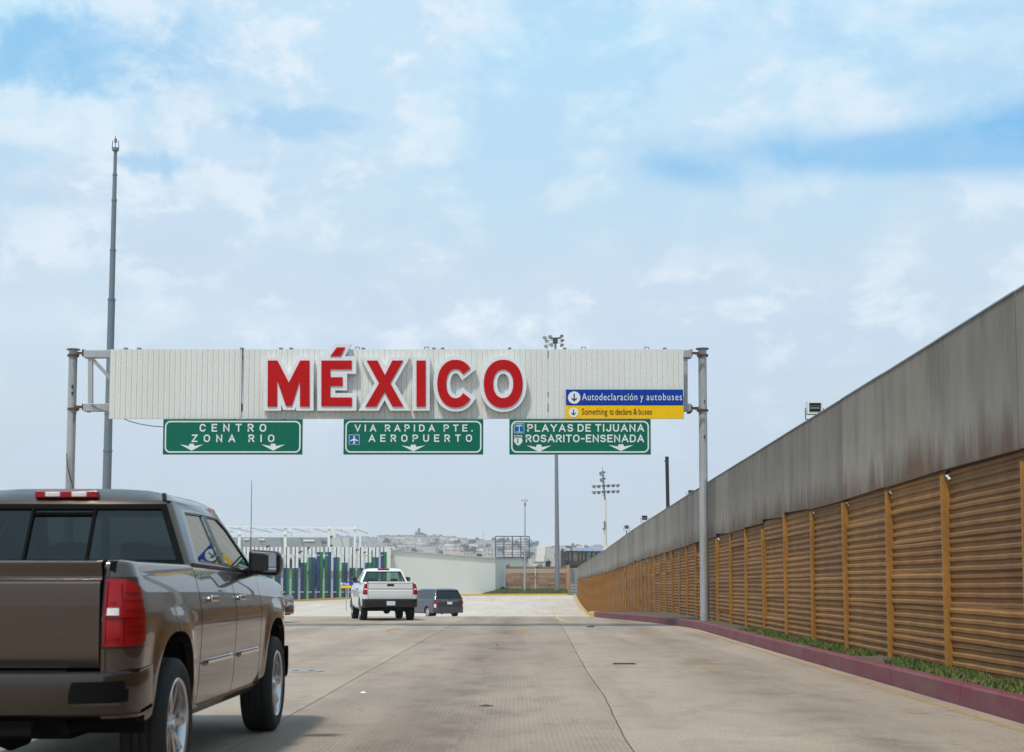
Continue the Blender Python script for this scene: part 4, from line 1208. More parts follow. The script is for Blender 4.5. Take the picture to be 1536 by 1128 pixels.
# ------------------------------------------------------------------ far side of the crossing
def kerbY(px): return lerp_table([(-400, 150), (200, 196), (400, 213), (430, 216), (530, 230), (600, 245), (760, 251), (900, 252.5)], px)
fk = thing('far_kerb', 'x', 'x'); del fk['label']; del fk['category']; fk['kind'] = 'structure'
pxs = list(range(-400, 700, 30)) + [730, 760, 800, 852]
for p0, p1 in zip(pxs[:-1], pxs[1:]):
    mb = MB(); rows = []
    for px in (p0, (p0 + p1) / 2, p1):
        Y = kerbY(px); x = (px - 768) / FOC * Y; z = gz(Y)
        rows.append([(x, Y, z - .1), (x, Y, z + .32), (x, Y + .5, z + .32), (x, Y + .5, z - .1)])
    mb.grid(rows); mb.build('kerb_stone', M['yellow_kerb'], fk)
# planter
mb = MB(); rows = []
for px in range(722, 854, 6):
    Y = kerbY(px); f = min(1, (px - 722) / 26)
    x = (px - 768) / FOC * Y
    rows.append([(x, Y + .5, gz(Y) + .2), (x, Y + 4, gz(Y) + .2 + .5 * f), (x, Y + 9, gz(Y) + .2 + .6 * f)])
mb.grid(rows); o = mb.build('planter_soil', M['grass']); structure(o)
mb = MB(); rg = random.Random(5)
for i in range(5000):
    px = 724 + 128 * rg.random(); Y = kerbY(px) + .8 + 8 * rg.random(); f = min(1, (px - 722) / 26)
    x = (px - 768) / FOC * kerbY(px); z = gz(kerbY(px)) + .2 + .5 * f * min(1, (Y - kerbY(px)) / 4); h = .2 + .4 * rg.random() * f; a = rg.random() * 6.28
    mb.add([(x - .12 * math.cos(a), Y - .12 * math.sin(a), z), (x + .12 * math.cos(a), Y + .12 * math.sin(a), z), (x + rg.gauss(0, .1), Y, z + h)], [(0, 1, 2)])
o = mb.build('ground_cover', M['grass']); tag(o, 'low green ground cover in the planter below the brick wall', 'ground cover'); o['kind'] = 'stuff'
# round shrub
def leafy(mb, c, r, n, s, rg, squash=1.0):
    for i in range(n):
        d = Vector((rg.gauss(0, 1), rg.gauss(0, 1), rg.gauss(0, 1))).normalized() * r * (rg.random() ** .4) * (1 + .25 * noise.noise(Vector((i * .1, r, 0))))
        d.z *= squash
        p = Vector(c) + d
        a = Vector((rg.gauss(0, 1), rg.gauss(0, 1), rg.gauss(0, 1))).normalized(); b_ = a.orthogonal().normalized(); c2 = a.cross(b_)
        ss = s * (.6 + .8 * rg.random())
        mb.add([p - b_ * ss, p + c2 * ss * .8, p + b_ * ss, p - c2 * ss * .8], [(0, 1, 2, 3)])
c = P(754, 884.5, 256); t = thing('round_shrub', 'dark round clipped shrub at the corner of the pale building', 'shrub', (c.x, 256, gz(256) + .2))
mb = MB(); leafy(mb, c, .55, 700, .09, rg); lp(mb, 'crown', plain('dark leaves', (0.02, 0.028, 0.02), .8, var=.4), t)
mb = MB(); mb.cyl((c.x, 256, gz(256)), c, .06, .04, 6); lp(mb, 'stem', M['bark'], t)

# picket screen
M['slat_white'] = weathered('white slat', (0.70, 0.71, 0.70), (0.58, 0.59, 0.58), .5, 0, .4, .8)
M['slat_blue'] = plain('blue slat', (0.002, 0.040, 0.14), .7, var=.2)
M['slat_green'] = plain('green slat', (0.0, 0.125, 0.05), .7, var=.2)
def sheetp(mb, px0, px1, py0, py1, Y, th=.08):
    a = P(px0, py1, Y); b_ = P(px1, py0, Y); mb.bb(a.x, b_.x, Y, Y + th, a.z, b_.z)
t = thing('slat_screen', 'tall screen of white slats with stepped green and blue lower halves', 'fence', (P(480, 890, 222).x, 222, gz(222)))
units = [(394.5, 'gb', 858), (404.8, 'bg', 862), (417.2, 'gb', 850), (430, 'bg', 852), (443, 'gb', 852), (456, 'bg', 844), (468, 'gb', 836), (480, 'bg', 828), (492.3, 'gb', 828), (505, 'bg', 836), (517.2, 'gb', 844), (529, 'bg', 852), (540.8, 'gb', 852), (552.5, 'bg', 844), (563.6, 'gb', 836), (575.7, 'bg', 828)]
pre = [(394.5 - 12.6 * k, ('bg', 'gb')[k % 2], [866, 858, 850, 842, 834, 828, 828][k % 7]) for k in range(1, 16)]
for (px, cc, py) in pre[::-1] + units:
    Y = kerbY(px) + 1.6
    for s in (0, 1):
        x0 = px - 4.5 + s * 5.2; x1 = x0 + 3.8
        zb = gz(Y) + .25; a = P(x0, 820.5, Y); b_ = P(x1, 820.5, Y)
        mb = MB(); mb.bb(a.x, b_.x, Y, Y + .12, zb, a.z); sl = lp(mb, 'slat', M['slat_white'], t)
        zc = P(x0, py, Y).z
        mb = MB(); mb.bb(a.x - (.02 if s == 0 else .062), b_.x + (.02 if s else .062), Y - .04, Y - .003, zb - .05, zc)
        local(mb, t.location).build('colour_panel', M['slat_blue'] if cc[s] == 'b' else M['slat_green'], sl)
for (px, cc, py) in pre[::-1] + units:
    Y = kerbY(px) + 1.75; a = P(px + .05, 820, Y); mb = MB(); mb.bb(a.x - .13, a.x + .13, Y - .05, Y + .1, gz(Y) + .2, a.z - .1); lp(mb, 'post', M['under'], t)  # dark backing added behind each slat pair so the gap reads as shade
for pz in (833, 888):
    mb = MB(); pts = [P(px, pz, kerbY(px) + 1.85) for px in (200, 400, 430, 530, 580)]
    for a, b_ in zip(pts[:-1], pts[1:]): mb.bar(a, b_, .1, .15)
    lp(mb, 'rail', M['slat_white'], t)
for (px, py) in ((402, 819.5), (462, 822.5), (451, 828), (535.5, 825), (546, 829)):
    mb = MB(); Y = kerbY(px) + 1.2; a = P(px, py, Y); mb.bar(a + Vector((-.3, 0, -.12)), a + Vector((.3, -.2, .12)), .2, .2); mb.bar(a, a + Vector((-.1, .3, -.35)), .06, .06)
    lp(mb, 'camera', M['black'], t)
# palm like plants behind the slats
for (px, py, r, lab) in ((473, 862, 1.2, 'dark green shrub behind the slat screen near its tallest green slats'), (558, 843, 1.1, 'light green tree behind the right end of the slat screen')):
    Y = kerbY(px) + 5; c = P(px, py, Y); t = thing('shrub', lab, 'shrub', (c.x, Y, gz(Y)))
    mb = MB(); leafy(mb, c, r, 900, .16, rg, 1.9); lp(mb, 'crown', M['leaf'] if px < 500 else plain('light leaves', (0.10, 0.13, 0.04), .8, var=.4), t)
    mb = MB(); mb.cyl((c.x, Y, gz(Y)), c, .12, .06, 8); lp(mb, 'trunk', M['bark'], t)
# low white wall behind the slats
t = thing('low_wall', 'low white wall seen through the gaps of the slat screen', 'wall', (P(480, 890, 232).x, 236, gz(236)))
mb = MB(); pts = [(px, kerbY(px) + 8) for px in (300, 430, 530, 575)]
for (pa, ya), (pb_, yb) in zip(pts[:-1], pts[1:]):
    a = P(pa, 868, ya); b_ = P(pb_, 868, yb)
    mb.add([(a.x, ya, gz(ya) - .2), (b_.x, yb, gz(yb) - .2), (b_.x, yb + .3, gz(yb) - .2), (a.x, ya + .3, gz(ya) - .2), (a.x, ya, a.z), (b_.x, yb, b_.z), (b_.x, yb + .3, b_.z), (a.x, ya + .3, a.z)],
           [(0, 1, 5, 4), (1, 2, 6, 5), (2, 3, 7, 6), (3, 0, 4, 7), (4, 5, 6, 7)])
lp(mb, 'wall', M['white_wall'], t)
mb = MB(); mb.add([(p[0], p[1], p[2]) for p in (Vector(P(300, 868, pts[0][1])), Vector(P(430, 868, pts[1][1])), Vector(P(430, 866.8, pts[1][1])), Vector(P(300, 866.8, pts[0][1])))], [(0, 1, 2, 3)])
lp(mb, 'coping', M['white'], t)

# open steel frame building at left
YF = 300.0
t = thing('steel_frame_building', 'open white steel frame hall with grey facade behind the slat screen', 'building', (P(440, 890, YF).x, YF, gz(YF)))
M['facade'] = weathered('grey blue facade', (0.32, 0.34, 0.345), (0.24, 0.26, 0.275), .6, 0, .6, .15)
M['facade_light'] = weathered('pale facade', (0.55, 0.56, 0.55), (0.45, 0.46, 0.46), .6, 0, .5, .2)
for px in (290, 359.5, 428.3, 493.8, 532.5):
    for dY in (0, 28):
        mb = MB(); p_ = px + (0 if dY == 0 else 8)
        a = P(p_, 790, YF + dY); w = .27 if px < 500 else .2
        mb.bb(a.x - w, a.x + w, YF + dY - w, YF + dY + w, gz(YF) - .2, a.z); lp(mb, 'column', M['white'], t)
for (py, h, pa, pb_) in ((790.5, .30, 280, 535), (801, .18, 280, 488), (833.5, .55, 280, 535)):
    a = P(pa, py - (1.5 if py < 800 else 0), YF - .35); b_ = P(pb_, py + (2.2 if py < 800 else 0), YF - .35)
    mb = MB(); mb.bar(a, b_, .3, h); lp(mb, 'beam', M['white'], t)
for px in (399, 463, 512):
    mb = MB(); mb.bar(P(px, 791, YF - .1), P(px, 801, YF - .1), .14, .14); lp(mb, 'strut', M['white'], t)
a = P(280, 790, YF); b_ = P(532, 792.5, YF)
mb = MB()
for k in range(9):
    f = k / 8; x = a.x + (b_.x - a.x) * f; z = a.z + (b_.z - a.z) * f
    mb.bb(x - .1, x + .1, YF, YF + 28, z - .15, z + .05)
lp(mb, 'roof_joist', M['white'], t)
mb = MB(); a = P(280, 828, YF + 10); b_ = P(497, 806, YF + 10); mb.bb(a.x, b_.x, YF + 10, YF + 10.3, gz(YF), b_.z); lp(mb, 'facade', M['facade'], t)
mb = MB(); a = P(497, 828, YF + 9); b_ = P(524, 806.5, YF + 9); mb.bb(a.x, b_.x, YF + 9, YF + 14, gz(YF), b_.z); lp(mb, 'side_block', M['facade_light'], t)
mb = MB()
for k in range(15):
    px = 362 + k * 9.2; a = P(px, 828, YF + 9.9); b_ = P(px + .5, 807, YF + 9.9); mb.bb(a.x, b_.x, YF + 9.94, YF + 9.99, a.z, b_.z)
lp(mb, 'facade_joint', M['facade_light'], t)
for (x0, x1, y0, y1) in ((388, 397, 808, 810.5), (455, 472, 809.5, 812), (482, 490, 811, 813), (366, 374, 808, 810)):
    mb = MB(); sheetp(mb, x0, x1, y0, y1, YF + 9.8); lp(mb, 'sign_panel', M['white'] if x0 != 482 else M['galv_dark'], t)
for k in range(9):
    mb = MB(); sheetp(mb, 362 + k * 17, 374 + k * 17, 838, 852, YF + 9.7); w = lp(mb, 'window', M['galv_dark'], t)
    mb = MB(); sheetp(mb, 363 + k * 17, 373 + k * 17, 839, 851, YF + 9.64, .03); local(mb, t.location).build('pane', M['tint'], w)
for (px, py) in ((497, 805.5), (497, 818.5)):
    mb = MB(); mb.box(P(px, py, YF - .8), (.5, .4, .35)); lp(mb, 'camera', M['black'], t)
# parked clutter seen between slats: low hedge and wall of reddish stone
mb = MB(); sheetp(mb, 300, 575, 856, 869, 262, .4)
o = mb.build('stone_wall', weathered('reddish stone', (0.28, 0.19, 0.15), (0.17, 0.13, 0.11), .9, 0, .7, .6)); tag(o, 'low reddish stone wall behind the slat screen', 'wall')

# big pale building
t = thing('pale_windowless_building', 'long windowless off-white building with sloping roofline beyond the van', 'building', (P(660, 893, 255).x, 255, gz(255)))
A = P(582, 825.5, 248); B = P(743, 837.8, 256.5); C = P(785, 839.5, 285); D = P(585, 826, 300)
zb = gz(255) - .6
mb = MB(); mb.add([(A.x, 248, zb), (B.x, 256.5, zb), (C.x, 285, zb), (D.x, 300, zb), (A.x, 248, A.z), (B.x, 256.5, B.z), (C.x, 285, C.z), (D.x, 300, D.z)],
                  [(0, 1, 5, 4), (1, 2, 6, 5), (2, 3, 7, 6), (3, 0, 4, 7), (4, 5, 6, 7)])
lp(mb, 'wall', M['white_wall'], t)
mb = MB(); mb.bar((A.x, 247.9, A.z + .06), (B.x, 256.4, B.z + .06), .35, .14); mb.bar((B.x, 256.4, B.z + .06), (C.x, 285, C.z + .06), .35, .14); lp(mb, 'coping', M['grey_wall'], t)
a = P(574, 893, 246.5); b_ = P(586, 822.8, 246.5); mb = MB(); mb.bb(a.x, b_.x, 246.5, 247.6, zb, b_.z); lp(mb, 'end_pier', M['white_wall'], t)
a = P(590, 893, 247.4); b_ = P(591.2, 830, 247.4); mb = MB(); mb.bb(a.x, b_.x, 247.3, 247.5, zb, b_.z); mb.box(P(588, 835, 247.1), (.5, .3, .6)); lp(mb, 'downpipe', M['galv'], t)
mb = MB(); mb.bar(P(722, 834.5, 258), P(722, 832, 258), .3, .3); mb.box(P(718.5, 832.5, 258), (.8, .5, .35)); mb.bar(P(718.5, 833, 258), P(721, 837, 258), .12, .12); lp(mb, 'roof_camera', M['black'], t)

# brick wall
t = thing('split_block_wall', 'brown split-block retaining wall with one pale band beside the orange pillar', 'wall', (P(805, 891, 262).x, 262, gz(262)))
YW = 262.0
M['block'] = []
for k, c_ in enumerate(((0.34, 0.20, 0.12), (0.27, 0.155, 0.09), (0.40, 0.25, 0.155), (0.22, 0.12, 0.07))):
    M['block'].append(weathered('brown block %d' % k, c_, sc(c_, .65), .9, 0, .5, .5, (1, 1, 2), 6, .3))
M['pale_band'] = weathered('pale band block', (0.46, 0.37, 0.27), (0.38, 0.29, 0.21), .9, 0, .5, .5)
a = P(758.5, 891, YW); b_ = P(850.5, 849.5, YW); zb = gz(YW); H = b_.z - zb; nr = 13
mb = MB(); mb.bb(a.x, b_.x, YW + .1, YW + .6, zb - .3, b_.z - .05); lp(mb, 'core', M['block'][1], t)
rr = random.Random(4)
for r in range(nr):
    z0 = zb + H * r / nr; z1 = z0 + H / nr - .03
    if r in (10, 11): 
        mt = M['pale_band']; L_ = 3.0
    else: mt = None; L_ = 1.6
    x = a.x - rr.random() * .8
    while x < b_.x:
        x0, x1 = max(a.x, x), min(b_.x, x + L_ - .03); x += L_
        if x1 - x0 < .1: continue
        mb = MB(); y_ = YW - rr.random() * .05
        nrm = 3
        mb.bb(x0, x1, y_, YW + .1, z0, z1)
        lp(mb, 'block', mt or M['block'][rr.choice([0, 0, 1, 2, 3]) if r < 12 else 1], t)
a = P(850.5, 893, YW - 1); b_ = P(854.5, 847.5, YW - 1); mb = MB(); mb.bb(a.x, b_.x, YW - 1, YW + .6, zb - .4, b_.z)
lp(mb, 'pillar', weathered('orange render', (0.52, 0.25, 0.11), (0.42, 0.20, 0.10), .85, 0, .5, .5), t)
mb = MB(); mb.bar(P(759, 848.8, YW), P(765, 848.4, YW), .2, .25); mb.box(P(762.5, 847.3, YW), (.4, .3, .3)); mb.box(P(806, 849.5, YW), (.8, .3, .25)); lp(mb, 'wall_fitting', M['galv_dark'], t)

# gate and dull panels by the end of the fence
Yg = 257.0
t = thing('slatted_gate', 'narrow grey gate with horizontal louvres at the far end of the fence', 'gate', (P(860, 893, Yg).x, Yg, gz(Yg)))
a = P(855, 893, Yg); b_ = P(866.5, 871, Yg); zb = gz(Yg)
mb = MB()
for x in (a.x, b_.x): mb.bb(x - .06, x + .06, Yg - .05, Yg + .05, zb, b_.z)
mb.bb(a.x, b_.x, Yg - .05, Yg + .05, b_.z - .1, b_.z); mb.bb((a.x + b_.x) / 2 - .04, (a.x + b_.x) / 2 + .04, Yg - .05, Yg + .05, zb, b_.z)
lp(mb, 'gate_frame', M['galv_dark'], t)
for k in range(9):
    z = zb + .15 + k * (b_.z - zb - .2) / 9; mb = MB(); mb.bb(a.x + .06, b_.x - .06, Yg + .06, Yg + .10, z, z + .16); lp(mb, 'louvre', M['galv_dark'] if k % 2 else M['galv'], t)
t = thing('grey_panel_wall', 'grey green panel wall above the slatted gate at the end of the fence', 'wall', (P(860, 870, 266).x, 266, gz(266)))
mb = MB(); sheetp(mb, 853, 876, 852, 894, 266, .3); lp(mb, 'wall', weathered('grey green panel', (0.26, 0.29, 0.26), (0.2, 0.22, 0.2), .7, 0, .5, .4), t)
mb = MB(); sheetp(mb, 856, 860, 852, 870, 265.7, .1); lp(mb, 'dark_panel', M['galv_dark'], t)

# covered footbridge
t = thing('covered_footbridge', 'dark covered footbridge with mesh sides and curved blue-grey roof behind the fence', 'bridge', (P(880, 860, 275).x, 275, gz(275)))
YBr = 275.0
M['bridge_dark'] = weathered('dark bridge steel', (0.045, 0.038, 0.034), (0.09, 0.05, 0.03), .7, .1, .6, .4)
M['roof_blue'] = weathered('blue grey roof sheet', (0.20, 0.24, 0.33), (0.3, 0.32, 0.37), .5, .1, .6, .3)
a = P(846.5, 848, YBr); b_ = P(935, 840, YBr)
mb = MB(); mb.bb(a.x, b_.x, YBr, YBr + 4, a.z, a.z + .9); mb.bb(a.x + .5, b_.x, YBr + .3, YBr + 3.7, a.z - .9, a.z); lp(mb, 'deck', M['bridge_dark'], t)
zt = P(870, 828, YBr).z
for i, px in enumerate([848, 853, 859, 868.5, 874, 879.5, 888.5, 895, 902, 909, 917, 925]):
    p_ = P(px, 828, YBr)
    for dy in (0, 4):
        mb = MB(); mb.bb(p_.x - .12, p_.x + .12, YBr + dy - .1, YBr + dy + .1, a.z + .9, zt); lp(mb, 'post', M['bridge_dark'], t)
mb = MB(); mb.bb(a.x, b_.x, YBr - .15, YBr + 4.15, zt, zt + .22); lp(mb, 'top_rail', M['bridge_dark'], t)
mb = MB(); mb.bb(a.x + .2, b_.x, YBr + .05, YBr + .08, a.z + .9, zt)
lp(mb, 'mesh_side', glass('wire mesh veil', (0.45, 0.47, 0.47)), t)
rows = []
zr = P(870, 821.8, YBr).z
x0r = P(857, 830, YBr).x
mb = MB()
for k in range(9):
    f = k / 8; yy = YBr - .3 + 4.6 * f; zz = zt + .2 + (zr - zt - .2) * math.sin(math.pi * min(1, f * 1.0 + .0) * .5 + .0) if f < .5 else zt + .2 + (zr - zt - .2) * math.sin(math.pi * f)
    zz = zt + .2 + (zr - zt - .1) * math.sin(math.pi * f)
    rows.append([(x0r, yy, zz), (b_.x, yy, zz - .1)])
mb.grid(rows); lp(mb, 'roof', M['roof_blue'], t, smooth=True)
mb = MB()
for px in (865, 873, 881, 889, 897, 905): mb.bb(P(px, 820, YBr).x - .06, P(px, 820, YBr).x + .06, YBr - .35, YBr - .25, zt + .2, zt + .5)
lp(mb, 'roof_rib', M['galv'], t)
mb = MB(); q = [(841.5, 850), (841.5, 826), (844, 822.5), (848, 824), (848, 852)]
cs = [P(*p_, YBr - 1) for p_ in q]
mb.add([tuple(c_) for c_ in cs] + [(c_.x, c_.y + 6, c_.z) for c_ in cs], [(0, 1, 2, 3, 4), (9, 8, 7, 6, 5), (0, 1, 6, 5), (1, 2, 7, 6), (2, 3, 8, 7), (3, 4, 9, 8)]); lp(mb, 'stair_enclosure', M['facade'], t)
mb = MB()
for k in range(5): mb.bar(P(841.5 + k * 1.6, 826 + k * .5, YBr - 1.1), P(841.5 + k * 1.6, 850, YBr - 1.1), .12, .1)
mb.bar(P(842, 823, YBr - 1.1), P(849, 833, YBr - 1.1), .2, .2); lp(mb, 'stair_frame', M['bridge_dark'], t)
for (px, w, py) in ((857.7, .6, 895), (885, .5, 895), (911, .5, 895)):
    c_ = P(px, 848, YBr + 2); mb = MB(); mb.bb(c_.x - w / 2, c_.x + w / 2, YBr + 1.7, YBr + 2.3, gz(YBr), c_.z); lp(mb, 'pier', M['bridge_dark'], t)
mb = MB(); mb.tube([P(858, 830, YBr - .6), P(858, 822, YBr - .6), P(855, 820.5, YBr - .6)], .06, 6); mb.box(P(852, 820.3, YBr - .6), (.9, .4, .25)); lp(mb, 'floodlight', M['bridge_dark'], t)

# roofs above the brick wall
t = thing('flat_roofed_hut', 'small white flat-roofed hut peeping over the brown block wall', 'building', (P(807, 850, 300).x, 300, gz(300)))
mb = MB(); sheetp(mb, 800, 815.5, 842.6, 893, 300, 5); lp(mb, 'wall', M['white_wall'], t)
mb = MB(); sheetp(mb, 799.6, 816, 841.8, 842.8, 299.8, 5.4); lp(mb, 'roof', M['grey_wall'], t)
mb = MB(); sheetp(mb, 807, 813.5, 846.5, 850.5, 299.9, .08); lp(mb, 'window', M['galv_dark'], t)
t = thing('gabled_kiosk', 'small dark gabled kiosk with open front beside the flat-roofed hut', 'kiosk', (P(822, 850, 298).x, 298, gz(298)))
mb = MB(); sheetp(mb, 819, 825.5, 842, 893, 299, 4); lp(mb, 'wall', M['black'], t)
mb = MB()
for q0, q1 in (((817, 842), (822, 838.3)), ((822, 838.3), (828, 842.5))):
    a = P(*q0, 298); b_ = P(*q1, 298); mb.add([tuple(a), tuple(b_), (b_.x, 304, b_.z), (a.x, 304, a.z), (a.x, 298, a.z - .2), (b_.x, 298, b_.z - .2), (b_.x, 304, b_.z - .2), (a.x, 304, a.z - .2)], [(0, 1, 2, 3), (7, 6, 5, 4), (0, 1, 5, 4), (1, 2, 6, 5), (2, 3, 7, 6), (3, 0, 4, 7)])
lp(mb, 'roof', M['facade'], t)
mb = MB(); sheetp(mb, 825.8, 827.6, 843.5, 893, 298.6, .4); lp(mb, 'post', M['white'], t)

# billboard frame
YH = 335.0
t = thing('empty_billboard_frame', 'empty dark lattice billboard frame above the pale building', 'billboard', (P(768, 890, YH).x, YH, gz(YH)))
M['lattice'] = plain('lattice steel', (0.06, 0.07, 0.11), .6, var=.2)
for px in (743.2, 756, 768.6, 781.2, 794):
    mb = MB(); a = P(px, 836.5, YH); b_ = P(px, 804.3, YH); mb.bb(a.x - .11, a.x + .11, YH, YH + .2, a.z, b_.z); lp(mb, 'upright', M['lattice'], t)
for k in range(9):
    py = 804.6 + k * 3.95; mb = MB(); a = P(743, py, YH); b_ = P(794.3, py, YH); r = .05 if 0 < k < 8 else .11; mb.bb(a.x, b_.x, YH - .1, YH - .02, a.z - r, a.z + r); lp(mb, 'crossbar', M['lattice'], t)
mb = MB(); a = P(742, 837.5, YH); b_ = P(795.5, 836, YH); mb.bb(a.x, b_.x, YH - .2, YH + 1.2, a.z, b_.z); lp(mb, 'walkway', M['black'], t)
for px in (784.5, 790.5):
    mb = MB(); a = P(px, 837, YH + .6); mb.cyl((a.x, YH + .6, gz(YH)), a, .35, .3, 10); lp(mb, 'leg', M['galv'], t)
mb = MB()
for k in range(4):
    mb.bar(P(784.5, 838 + k * 3, YH + .5), P(790.5, 841 + k * 3, YH + .5), .1, .1); mb.bar(P(790.5, 838 + k * 3, YH + .5), P(784.5, 841 + k * 3, YH + .5), .1, .1)
lp(mb, 'brace', M['galv'], t)

# small guide sign by the slat screen
Ys = 178.0
t = thing('lane_guide_sign', 'small blue and yellow lane sign on a thin post before the slat screen', 'sign', (P(519.5, 905, Ys).x, Ys, gz(Ys)))
mb = MB(); c_ = P(519.5, 874, Ys); mb.cyl((c_.x, Ys, gz(Ys)), c_, .06, .06, 8); lp(mb, 'post', M['galv'], t)
mb = MB(); sheetp(mb, 510.5, 538, 872.8, 878, Ys - .1, .06); lp(mb, 'blue_board', M['sign_blue'], t)
mb = MB(); sheetp(mb, 511.5, 527, 878.3, 882.2, Ys - .1, .06); lp(mb, 'yellow_board', M['sign_yellow'], t)
mb = MB(); c_ = P(512.6, 875.5, Ys); mb.cyl((c_.x, Ys - .102, c_.z), (c_.x, Ys - .11, c_.z), .15, .15, 16); lp(mb, 'disc', M['sign_white'], t)
put_text('Nada', 515.5, 524, 873.8, 877.2, Ys - .1, t, M['sign_white'], t.location, .8, .02, .11)
put_text('Nada', 530, 537.5, 873.8, 877.2, Ys - .1, t, M['sign_white'], t.location, .8, .02, .11)
mb = MB(); sheetp(mb, 530, 531.5, 878, 899, Ys, .08); lp(mb, 'post', M['galv'], t)

# ------------------------------------------------------------------ hills and the city on them
HS = 1.8
def ridge(pxd): return HS * lerp_table([(-2500, 46), (300, 44), (535, 45.0), (640, 44), (725, 41), (770, 42), (815, 40), (850, 36), (930, 35), (1300, 30), (2500, 24)], pxd)
def hill_z(x, y):
    px = 768 + x / y * FOC
    t_ = lerp_table([(420, 0), (600, .10), (750, .26), (950, .50), (1150, .76), (1350, .95), (1480, 1.0), (1700, .95), (2000, .5)], y / HS)
    n = noise.noise(Vector((x * .0035, y * .0035, 0))) * 8 + noise.noise(Vector((x * .012, y * .012, 3))) * 2.6
    return -.7 + ridge(px) * t_ + n * min(1, t_ * 2) * .8
m, nt, b = new_mat('dry hillside')
n1 = nnoise(nt, .012, 8, .7); n2 = nnoise(nt, .07, 8, .75)
c = nramp(nt, n1, [(.3, (.16, .135, .095)), (.55, (.24, .20, .15)), (.75, (.10, .105, .07))])
c = nmix(nt, .6, c, nramp(nt, n2, [(.3, .5), (.7, 1.25)]), 'MULTIPLY')
nt.links.new(c, b.inputs['Base Color']); b.inputs['Roughness'].default_value = .95
mb = MB()
mb.grid([[(u * y / FOC, y, hill_z(u * y / FOC, y)) for u in list(range(-1260, -900, 60)) + list(range(-900, 900, 22)) + list(range(900, 1261, 60))] for y in range(760, 3600, 34)])
structure(mb.build('hills', m, smooth=True))
# pale dirt scar
mb = MB(); rows = []
for y in range(1260, 2660, 60):
    px = 809 + 5 * (y - 1260) / 1400; w = 13
    rows.append([((px + s * w / 2 - 768) / FOC * y, y, hill_z((px - 768) / FOC * y, y) + 1.2) for s in (-1, 1)])
mb.grid(rows); structure(mb.build('dirt_track', plain('pale dirt', (.42, .34, .25), .95)))

rh = random.Random(21)
hm = []
for k, c_ in enumerate(((.62, .56, .48), (.66, .65, .62), (.55, .42, .34), (.50, .48, .45), (.60, .46, .40), (.68, .60, .46), (.42, .44, .48))):
    hm.append(weathered('house render %d' % k, c_, sc(c_, .7), .9, 0, .5, .08, fine=.7))
roofm = [weathered('house roof %d' % k, c_, sc(c_, .7), .9, 0, .5, .1, fine=.8) for k, c_ in enumerate(((.42, .40, .37), (.30, .15, .10), (.5, .5, .5)))]
wm_ = plain('dark house window', (.06, .065, .08), .4)
def house_meshes(w, d, h, seed):
    r_ = random.Random(seed)
    a = MB(); a.bb(-w / 2, w / 2, -d / 2, d / 2, -4, h)
    if r_.random() < .5: a.bb(-w / 2, w * .05, -d / 2 - 1.2, -d / 2, -4, h * .6)
    b_ = MB(); b_.bb(-w / 2 - .25, w / 2 + .25, -d / 2 - .25, d / 2 + .25, h, h + .35)
    if r_.random() < .4: b_.bb(-w * .1, w * .2, -d * .2, d * .2, h + .35, h + 1.8)
    c_ = MB(); fl = max(1, int(h / 2.9)); nw = max(2, int(w / 2.6))
    for f in range(fl):
        for i in range(nw):
            if r_.random() < .15: continue
            x = -w / 2 + (i + .5) * w / nw; z = .9 + f * 2.9
            c_.bb(x - .5, x + .5, -d / 2 - 1.26 if (x < w * .05 - .5 and len(a.v) > 8 and z + 1.3 < h * .6) else -d / 2 - .06, -d / 2 + .05, z, z + 1.3)
    return a, b_, c_
kinds = []
for k in range(14):
    w, d, h = rh.uniform(5.5, 11), rh.uniform(6, 9), rh.choice([3.0, 3.2, 3.4, 5.6, 5.9, 6.1])
    a, b_, c_ = house_meshes(w, d, h, k)
    ci, ri = rh.randrange(7), rh.randrange(3)
    kinds.append((a.mesh('wall', hm[ci]), b_.mesh('roof', roofm[ri]), c_.mesh('windows', wm_), w, ('beige', 'white', 'pinkish', 'grey', 'salmon', 'cream', 'blue-grey')[ci] + (' tall' if h > 5 else ' low'), ('concrete roof', 'reddish roof', 'pale roof')[ri]))
placed = []
def zone(px):
    for lim, z in ((535, 'behind the steel frame hall'), (585, 'above the slat screen end'), (625, 'left of the tree clump'), (665, 'right of the tree clump'), (700, 'above the pale building middle'),
                   (740, 'around the pale tower'), (796, 'seen through the billboard frame'), (838, 'beside the high mast'), (905, 'by the covered footbridge'), (9999, 'beyond the border fence')):
        if px < lim: return z
tries = 0
while len(placed) < 290 and tries < 8000:
    tries += 1
    px = rh.uniform(500, 905) if rh.random() < .93 else rh.uniform(300, 1200); y = rh.uniform(880, 1480)
    if 795 < px < 828: continue
    if px > 800 and rh.random() < .88: continue
    yl = y; y = y * HS; x = (px - 768) / FOC * y
    if any((x - q[0]) ** 2 + (y - q[1]) ** 2 < 15 ** 2 for q in placed): continue
    placed.append((x, y))
    k = rh.choice(kinds)
    t = thing('hillside_house', '%s house with %s %s, %s' % (k[4], k[5], zone(px), 'high up' if yl > 1250 else 'midslope' if yl > 1050 else 'low down'), 'house', (x, y, hill_z(x, y)), rh.uniform(-.5, .5), 'houses on the far hillside')
    t.scale = (1.45, 1.45, 1.45)
    for me in k[:3]:
        o = bpy.data.objects.new(me.name.split('.')[0], me); col.objects.link(o); o.parent = t
        if me.name.startswith('windows'): o['kind'] = 'stuff'
